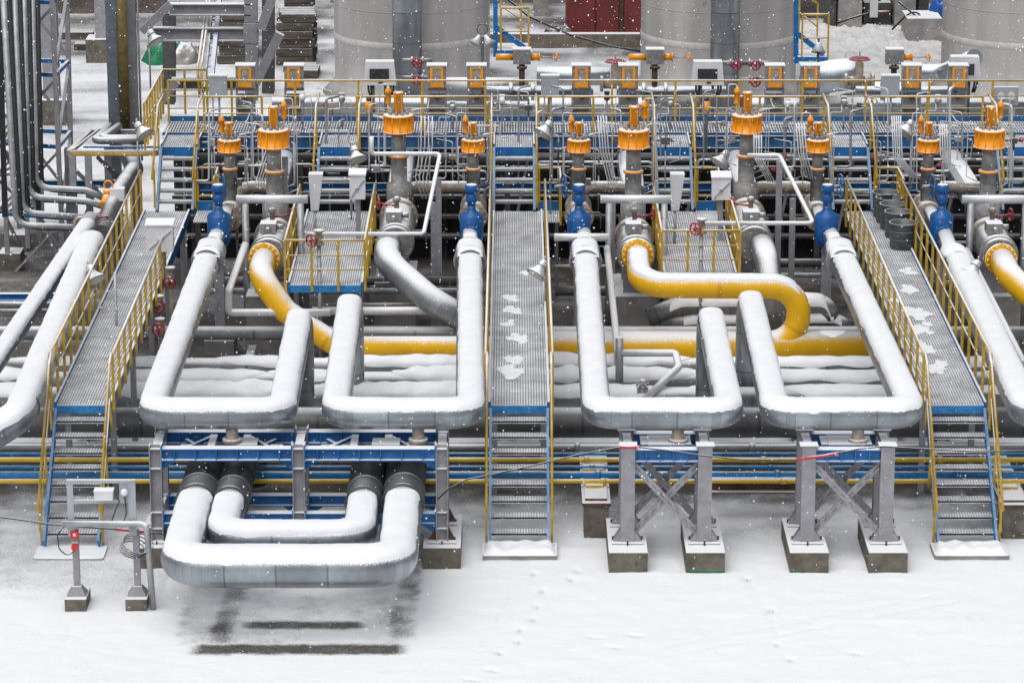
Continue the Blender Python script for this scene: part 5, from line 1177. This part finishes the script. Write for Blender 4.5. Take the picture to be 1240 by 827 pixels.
# small bracket platform
y = 71.5; t = thing('bracket_platform', 'small yellow edged bracket platform carrying bent pipes at the left', 'platform', py(120, 183, y))
a, b, c, d = py(83, 185, y), py(190, 185, y), py(190, 140, y+2.2), py(109, 140, y+2.2)
zz = a.z
Q = [V((p.x, p.y, zz)) for p in (a, b, c, d)]
for k in range(4): MB().bar(Q[k], Q[(k+1) % 4], .09, .12).build('frame_beam', 'steel', t)
MB().bar(Q[0]+V((.05, -.06, .0)), Q[1]+V((-.05, -.06, .0)), .02, .07).bar(Q[0]+V((.1, .0, .08)), Q[3]+V((.2, 0, .08)), .05, .03).build('edge_strip', 'yel', t)
MB().bar(Q[0]+V((.3, .2, .09)), Q[1]+V((0, .2, .09)), .04, .04).build('blue_strip', 'blue', t)
for u in (88, 107): 
    p = py(u, 200, y); MB().box(p.x-.07, p.x+.07, y-.07, y+.07, 0, zz-.06).build('leg', 'steel', t)
MB().bar(py(118, 190, y), py(150, 222, y+.3), .08, .08).build('strut', 'steel_dk', t)
for k, l in enumerate(('bent grey pipe on the bracket platform, front one', 'bent grey pipe on the bracket platform, rear one')):
    P = [Q[1]+V((-.3, .55+.22*k, .16)), Q[0]+V((.5+.12*k, .55+.22*k, .16)), Q[3]+V((.45+.2*k, -.1, .16))]
    tag(MB().tube(P, .085, 14, .15).build('bent_pipe', 'clad_back', None, P[0]), l, 'pipe', 'bent pipes on the bracket platform')
t = thing('insulated_pipe', 'dark thick pipe running back from the orange capped valve at the left', 'pipe', py(125, 285, 66))
clad('pipe_run', 'clad_old', t, [py(123, 283, 67.2), py(142, 235, 69.6), py(163, 205, 71.6), py(150, 175, 73)], .2, .4, .5)
c = py(130, 240, 69.0); t = thing('actuated_valve', 'small orange capped valve beside the left pipe bank', 'valve', c)
MB().cyl(c+V((-.05, -.25, -.1)), c+V((.02, .1, .08)), .1, n=16).cyl(c+V((.0, 0, .1)), c+V((.0, .0, .2)), .08, n=14).torus(c+V((.03, 0, .28)), (.3, 1, 0), .1, .018).build('actuator', 'oran', t)
MB().cbox(c+V((.22, 0, .1)), .3, .25, .26).build('white_housing', 'white', t); MB().lathe([(.14, -.6), (.14, -.4), (.08, -.36), (.08, -.1)], c, n=16).build('valve_body', 'vgrey', t)
c = py(119, 262, 67.6); t = thing('gate_valve', 'red rimmed gate valve at the end of the thick left pipe', 'valve', c)
MB().wheel(c, (0, .15, 1), .2, .02).build('wheel', 'red', t); MB().lathe([(.2, -.6), (.2, -.4), (.12, -.36), (.12, -.12), (.04, -.1), (.03, .1)], c, n=18).build('valve_body', 'tan', t)
tag(MB().tube([py(118, 264, 67.3), py(91, 264, 67.3), py(91, 312, 67.3)], .05, 12, .12).build('drain_line', 'tan', None, py(118, 264, 67.3)), 'thin tan drain pipe bent down beside the left gate valve', 'pipe')
for v0, v1, l in ((362, 356, 'blue lower edge beam crossing at the far left'),):
    a = py(-10, 359, 69); b = py(75, 359, 69); tag(MB().ibeam(a, b, .15, .16).build('blue_beam', 'blue', None, a), l, 'beam')
for v, r, l in ((368, .06, 'thin silver line below the blue beam at the far left'), (376, .05, 'lower thin silver line at the far left')):
    a = py(-10, v, 68.4); b = py(70, v, 68.4); tag(MB().cyl(a, b, r, n=12).build('service_pipe', 'clad_back', None, a), l, 'pipe')
# grey frame upper left
yg = 79.0
t = thing('steel_frame', 'grey steel portal frame with diagonal braces at the upper left', 'frame', py(250, 130, yg))
def gb(a, b, w=.3, h=.32): MB().ibeam(py(*a, yg), py(*b, yg), w, h, .025).build('beam', 'steel', t)
gb((186, 41), (300, 41)); gb((205, 11), (304, 11), .3, .28)
def gc(u, va, vb, y, w=.32, m='steel'):
    MB().ibeam(py(u, va, y), py(u, vb, y), w, w, .03, (0, 1, 0)).build('column', m, t)
gc(304, -40, 26, yg, .30); gc(305, 52, 120, yg, .30)
gc(304, 27, 51, yg, .34)
gc(205, 15, 125, yg+2, .3, 'steel_dk'); gc(325, -20, 112, yg+2.5, .3, 'steel_dk')
MB().bar(py(332, -10, yg-.2), py(316, 35, yg-.2), .22, .22).build('brace', 'steel', t); MB().bar(py(339, 40, yg-.2), py(310, 100, yg-.2), .22, .22).build('brace', 'steel', t)
MB().bar(py(206, 5, yg-.3), py(172, 38, yg-.3), .18, .18).build('brace', 'steel', t); MB().bar(py(196, 122, yg-.3), py(214, 98, yg-.3), .2, .2).build('brace', 'steel', t)
MB().ibeam(py(208, 101, yg+1), py(310, 101, yg+1), .25, .28).build('beam', 'steel_dk', t)
t = thing('ladder_stair', 'steep blue and yellow stair rising inside the grey frame', 'stair', py(250, 110, 78))
for u0, u1, m in ((259, 246, 'blue'), (268, 255, 'blue')): MB().bar(py(u0, -20, 80.5), py(u1, 108, 77.5), .1, .16).build('stringer', m, t)
for u0, u1 in ((250, 236), (254, 240)): MB().tube([py(u0+3, -20, 80.3), py(u1+5, 72, 78), py(u1+3, 82, 77.6), py(u1+6, 118, 77.4)], .03, 8).build('handrail', 'yel', t)
for k in range(9):
    f = k/9; MB().bar(py(259-13*f+1, -20+128*f, 80.5-3*f), py(267-13*f, -20+128*f, 80.5-3*f), .2, .03).build('tread', 'galv', t)

# ------------------------------------------------------------------ TANKS
def tank(uc, lab, stack, slab):
    Y = 93.2; x = px_x(uc, Y, 1.5); R = 2.19
    t = thing('storage_tank', lab, 'tank', (x, Y, 0), 'pale cylindrical tanks at the back')
    prof = [(R+.35, 0), (R+.03, .35), (R, .36)]+[(R, .36+k*.7) for k in range(1, 13)]
    MB().lathe(prof, (x, Y, 0), n=72).build('shell', 'tank', t)
    mb = MB(); mb.lathe([(R, 1.55), (R+.012, 1.56), (R+.012, 1.72), (R, 1.73)], (x, Y, 0), n=72).build('weld_band', mat('band', (.5, .48, .45), .7, 0, var=.1, dust=.15), t)
    for z in (2.55, 3.9): MB().lathe([(R, z), (R+.008, z+.004), (R+.008, z+.03), (R, z+.034)], (x, Y, 0), n=72).build('seam', 'tank', t)
    if stack:
        xs = px_x(stack, 90.3, 2); s_ = thing('vertical_pipe', slab, 'pipe', (xs, 90.3, 0), 'dark clad risers before the tanks')
        clad('riser', 'stack', s_, [(xs, 90.3, 0), (xs, 90.3, 7.5)], .40, 0, .8, n=36)
tank(499, 'pale grey tank left of the central stair behind the platform', 493, 'dark clad riser in front of the left tank')
tank(870, 'pale grey tank in the middle right behind the platform', 878, 'dark clad riser in front of the middle tank')
tank(1235, 'pale grey tank cut off at the right edge', None, '')
# blue/yellow stair stubs beside tanks
def stub(u, lab, w, vt, vb):
    y = 89.0; t = thing('access_stair', lab, 'stair', py(u, vb, y), 'blue and yellow access stairs beside the tanks')
    a = py(u, vb, y)
    MB().ibeam(py(u-2, -40, y+.2), py(u-2, vb+8, y+.2), .12, .2, .02, (0, 1, 0)).build('post', 'blue', t)
    b = py(u+w, vb, y)
    MB().box(a.x, b.x, y-.1, y+1.0, a.z-.12, a.z).build('landing', 'blue', t)
    MB().bar(a+V((0, 0, .6)), b+V((-.1, 0, .05)), .1, .14).build('stringer', 'blue', t)
    railing(t, [(a.x+.1, y-.08, a.z), (b.x, y-.08, a.z)], 1.15, .7, (.45,), .03)
    railing(t, [(a.x+.1, y+1.0, a.z+.4), (b.x-.2, y+1.0, a.z)], 1.25, .6, (.5,), .03)
stub(602, 'yellow railed blue access stair right of the left tank', 38, 18, 60)
stub(966, 'yellow railed blue access stair right of the middle tank', 36, 20, 68)

# ------------------------------------------------------------------ BACKGROUND YARD
def ground_box(name, lab, cat, u0, u1, v, depth, h, m, group=None):
    a, b = pz(u0, v, 0), pz(u1, v, 0)
    return MB().box(a.x, b.x, a.y, a.y+depth, 0, h), V(((a.x+b.x)/2, a.y, 0)), a, b
a, b = pz(686, 48, .0), pz(778, 48, .0)
t = thing('shipping_container', 'dark red steel container behind the yard wall', 'container', ((a.x+b.x)/2, a.y, 0))
mb = MB(); yy = a.y; mb.box(a.x, b.x, yy+.06, yy+2.5, .05, 2.7)
mb.build('body', 'redbox', t)
for f0, f1 in ((0, .375), (.385, .69), (.75, 1)):
    d = MB().box(a.x+(b.x-a.x)*f0+.02, a.x+(b.x-a.x)*f1-.02, yy, yy+.055, .15, 2.65).build('door_panel', 'redbox', t)
MB().box(a.x+(b.x-a.x)*.695, a.x+(b.x-a.x)*.745, yy+.01, yy+.06, .15, 2.65).build('gap_post', 'rust', t)
MB().box(a.x-.04, b.x+.04, yy-.04, yy+2.52, 0, .06).build('base_frame', 'steel_dk', t)
a, b = pz(625, 58, 0), pz(775, 58, 0)
tag(MB().box(a.x-1, b.x, a.y, a.y+.35, 0, .42).build('yard_wall', mat('wall_brown', (.2, .17, .14), .9, 0, snow=.7, soft=.1, var=.25, dust=.15), None, V((0, a.y, 0))), 'low brown wall in front of the red container', 'wall')
tag(MB().tube([py(610, -5, 96), py(640, 20, 96), py(690, 42, 96), py(740, 56, 96), py(780, 63, 96)], .03, 6).build('cable', 'cable', None, py(610, -5, 96)), 'black cable hanging slanted in front of the red container', 'cable')
rnd = random.Random(3)
def timber(u0, u1, v, rows, lab, ln=1.2):
    a, b = pz(u0, v, 0), pz(u1, v, 0); t = thing('timber_stack', lab, 'timber stack', ((a.x+b.x)/2, a.y, 0), 'stacks of old timber in the yard')
    w = b.x-a.x
    for k in range(rows):
        z = .03+k*.255
        for j in range(4):
            o = rnd.uniform(-.12, .12); y = a.y+j*.34+rnd.uniform(0, .05)
            MB().box(a.x+o, b.x+o*.7, y, y+.3, z, z+.225).build('beam', 'wood', t)
timber(337, 380, 80, 6, 'tall stack of weathered timber left of the left tank')
timber(262, 302, 78, 6, 'stack of weathered timber behind the blue and yellow stair')
timber(345, 376, 24, 3, 'small stack of timber farthest back at the top left')
timber(345, 384, 96, 1, 'low row of dark timbers before the tall stack')
def lump(lab, name, u, v, w, h, m, cat, seed, group=None, d=1.2):
    c = pz(u, v, 0); mb = MB(); vs = []; fs = []; n, k = 28, 14
    for j in range(k+1):
        ph = pi/2*j/k
        for i in range(n):
            th = 2*pi*i/n; q = V((cos(th)*cos(ph), sin(th)*cos(ph), sin(ph)))
            r = 1+.28*noise.noise(q*1.7+V((seed, 0, 0)))+.14*noise.noise(q*4+V((0, seed, 0)))
            vs.append((c.x+q.x*w/2*r, c.y+q.y*w/2*d*r, q.z*h*r-.02))
    for j in range(k):
        for i in range(n): fs.append((j*n+i, j*n+(i+1) % n, (j+1)*n+(i+1) % n, (j+1)*n+i))
    mb.add(vs, fs, True); ob = mb.build(name, m, None, V((c.x, c.y, 0))); return tag(ob, lab, cat, group)
lump('green tarpaulin bundle behind the grey frame', 'tarpaulin_bundle', 200, 74, 1.3, .75, 'green', 'tarpaulin', 2)
lump('grey sack leaning on the green tarpaulin bundle', 'sack', 222, 75, .9, .6, 'conc_lt', 'sack', 5)
lump('bright blue tarpaulin beside the right tank', 'tarpaulin_bundle', 1136, 40, .6, 1.3, 'btarp', 'tarpaulin', 7)
lump('small brown stone lump left of the red container', 'rubble', 671, 48, .7, .45, 'wood', 'rubble', 9)
lump('small pale sack by the corner of the red container', 'sack', 684, 48, .45, .45, 'conc_lt', 'sack', 10)
# snow rubble heap at right
mb = MB(); c0 = pz(1045, 70, 0); n, k = 110, 60; vs = []; fs = []
for i in range(n+1):
    for j in range(k+1):
        x = c0.x-2.6+5.6*i/n; y = c0.y-6+13*j/k
        e = min(1, min(i/n, 1-i/n)*4)*min(1, min(j/k, 1-j/k)*4)
        z = .62*e*(.30+.30*noise.noise(V((x*.7, y*.5, 1)))+.30*abs(noise.noise(V((x*2.1, y*1.6, 2))))+.30*max(0, noise.noise(V((x*4.5, y*3.5, 3))))+.12*noise.noise(V((x*11, y*8, 6))))-.05
        vs.append((x, y, z))
for i in range(n):
    for j in range(k): q = i*(k+1)+j; fs.append((q, q+k+1, q+k+2, q+1))
sh = mb.add(vs, fs, True).build('snow_heap', mat('dirty_snow', (.74, .73, .72), .9, 0, var=.12, scale=2.2, wear=((.16, .13, .10), .69), bump=.6), None, c0); sh['kind'] = 'structure'
# concrete machine bases, top right
for i, (u0, u1, v, h, l) in enumerate(((1015, 1043, 38, 1.5, 'left grey concrete plinth at the top right'), (1083, 1108, 36, 1.6, 'right grey concrete plinth at the top right'), (646, 665, 20, 1.6, 'grey concrete plinth left of the red container'))):
    m_, o_, a, b = ground_box('', '', '', u0, u1, v, 1.6, h, ''); t = thing('concrete_plinth', l, 'plinth', o_, 'grey concrete plinths at the back')
    m_.build('block', 'conc_lt', t); MB().box(a.x-.08, b.x+.08, a.y-.06, a.y+1.66, h, h+.1).build('cap', 'steel_dk', t)
m_, o_, a, b = ground_box('', '', '', 1098, 1140, 50, 1.5, .7, ''); tag(m_.build('concrete_block', 'conc_lt', None, o_), 'low snow topped concrete block left of the right tank', 'block')
m_, o_, a, b = ground_box('', '', '', 1030, 1100, 20, .5, 3., ''); tag(m_.build('dark_wall', mat('dark_machine', (.09, .085, .085), .8, 0, var=.5, scale=2, dust=.2), None, o_), 'dark machinery wall behind the concrete plinths', 'wall')
m_, o_, a, b = ground_box('', '', '', 945, 1015, 22, .6, 3.2, ''); tag(m_.build('dark_wall', mat('brown_machine', (.10, .09, .088), .85, 0, var=.5, scale=1.6, dust=.2), None, o_), 'dark brown wall behind the right access stair', 'wall')
for u0, u1, v, h, m, l in ((1046, 1078, 34, .8, 'steel_dk', 'dark machine base between the two grey plinths'), (1000, 1012, 36, 1.9, 'steel_dk', 'dark upright machine left of the left grey plinth'), (1112, 1124, 30, 2.1, 'steel_dk', 'dark upright machine right of the right grey plinth')):
    m_, o_, a, b = ground_box('', '', '', u0, u1, v, .9, h, ''); t = thing('machine', l, 'machine', o_, 'dark machines at the back'); m_.build('body', m, t)
    MB().cyl((a.x+.1, a.y-.1, h*.6), (b.x-.05, a.y-.1, h*.6), .09, n=12).cyl(((a.x+b.x)/2, a.y+.3, h), ((a.x+b.x)/2, a.y+.3, h+.5), .12, n=12).build('pipework', 'rust', t)
for k, p in enumerate((((1010, 30), (1030, 22), (1052, 16)), ((1088, 2), (1110, 20), (1138, 34)), ((1080, 36), (1096, 20), (1108, 12), (1124, 30)))):
    P = [py(*q, 101.5) for q in p]; tag(MB().tube(P, .03, 6, .4).build('cable', 'cable', None, P[0]), ['black cable hanging left of the pale electric box', 'black cable running down to the blue tarpaulin', 'black cable looped over the right grey plinth'][k], 'cable')
c = py(1058, 10, 103); t = thing('electric_box', 'pale electric box hung before the dark wall at the top right', 'box', c); MB().cbox(c, .25, .15, .55).build('housing', 'white', t); MB().tube([c+V((0, 0, -.27)), c+V((0, 0, -.6)), c+V((.5, 0, -1.1))], .02, 6).build('cable', 'cable', t)
m_, o_, a, b = ground_box('', '', '', -60, 200, 16, .8, 1.4, ''); tag(m_.build('old_wall', mat('rubble_wall', (.13, .10, .08), .9, 0, snow=.7, var=.5, scale=1.4, dust=.3), None, o_), 'broken brown wall far back at the top left', 'wall')
for i, (u0, u1, v, l) in enumerate(((70, 112, 48, 'grey snowy plank pile left of the far column'), (90, 125, 62, 'dark plank lying before the far column base'))):
    m_, o_, a, b = ground_box('', '', '', u0, u1, v, .5, .22, ''); tag(m_.build('plank_pile', 'wood', None, o_), l, 'planks')
m_, o_, a, b = ground_box('', '', '', 400, 1250, 4, .5, 1.6, ''); tag(m_.build('back_wall', mat('far_wall', (.22, .2, .19), .9, 0, snow=.7, var=.4, scale=.8, dust=.25), None, o_), 'long pale wall far behind the tanks', 'wall')

# ------------------------------------------------------------------ FALLING SNOW
rnd = random.Random(11); mb = MB()
for i in range(24000):
    Y = 14+ (rnd.random()**.6)*86
    u, v = rnd.uniform(-250, 1490), rnd.uniform(-200, 1000)
    c = py(u, v, Y)
    if c.z < .15: continue
    r = rnd.choice((.005, .0065, .0075, .0095, .0145))*(.45+.55*min(1, Y/60))
    if Y < 30: r *= .6
    vs = [c+V(d)*r for d in ((1, 0, 0), (-1, 0, 0), (0, 1, 0), (0, -1, 0), (0, 0, 1.1), (0, 0, -1.1))]
    mb.add(vs, [(0, 2, 4), (2, 1, 4), (1, 3, 4), (3, 0, 4), (2, 0, 5), (1, 2, 5), (3, 1, 5), (0, 3, 5)], True)
sf = mb.build('falling_snow', mat('snowflake', (.95, .95, .97), .9, 0, var=0), None); sf['kind'] = 'stuff'; sf['label'] = 'fine snowflakes falling in front of the whole plant'; sf['category'] = 'snow'

# ------------------------------------------------------------------ WORLD, SUN, CAMERA
w = bpy.data.worlds.new('World'); S.world = w; w.use_nodes = True
nt = w.node_tree; bg = nt.nodes['Background']
sky = nt.nodes.new('ShaderNodeTexSky'); sky.sky_type = 'NISHITA'; sky.sun_disc = False
EL, AZ = radians(62), radians(205)
sky.sun_elevation = EL; sky.sun_rotation = AZ; sky.dust_density = 3; sky.air_density = 1
hs = nt.nodes.new('ShaderNodeHueSaturation'); hs.inputs['Saturation'].default_value = .30
nt.links.new(sky.outputs[0], hs.inputs['Color']); nt.links.new(hs.outputs[0], bg.inputs[0]); bg.inputs[1].default_value = .112
sun = bpy.data.lights.new('sun', 'SUN'); sun.energy = 1.52; sun.angle = radians(70); sun.color = (1, .985, .965)
so = bpy.data.objects.new('sun', sun); COL.objects.link(so)
d = V((sin(AZ)*cos(EL), cos(AZ)*cos(EL), sin(EL)))
so.rotation_euler = (-d).to_track_quat('-Z', 'Y').to_euler(); so.location = d*50
cam = bpy.data.cameras.new('camera'); co = bpy.data.objects.new('camera', cam); COL.objects.link(co); S.camera = co
co.location = (0, 0, H); co.rotation_euler = (pi/2-PIT, 0, 0)
cam.sensor_width = 36; cam.lens = F/1240*36; cam.clip_end = 2000; cam.clip_start = .5
S.view_settings.view_transform = 'Standard'; S.view_settings.look = 'None'; S.view_settings.exposure = 0
S.render.resolution_x, S.render.resolution_y = 1024, 682
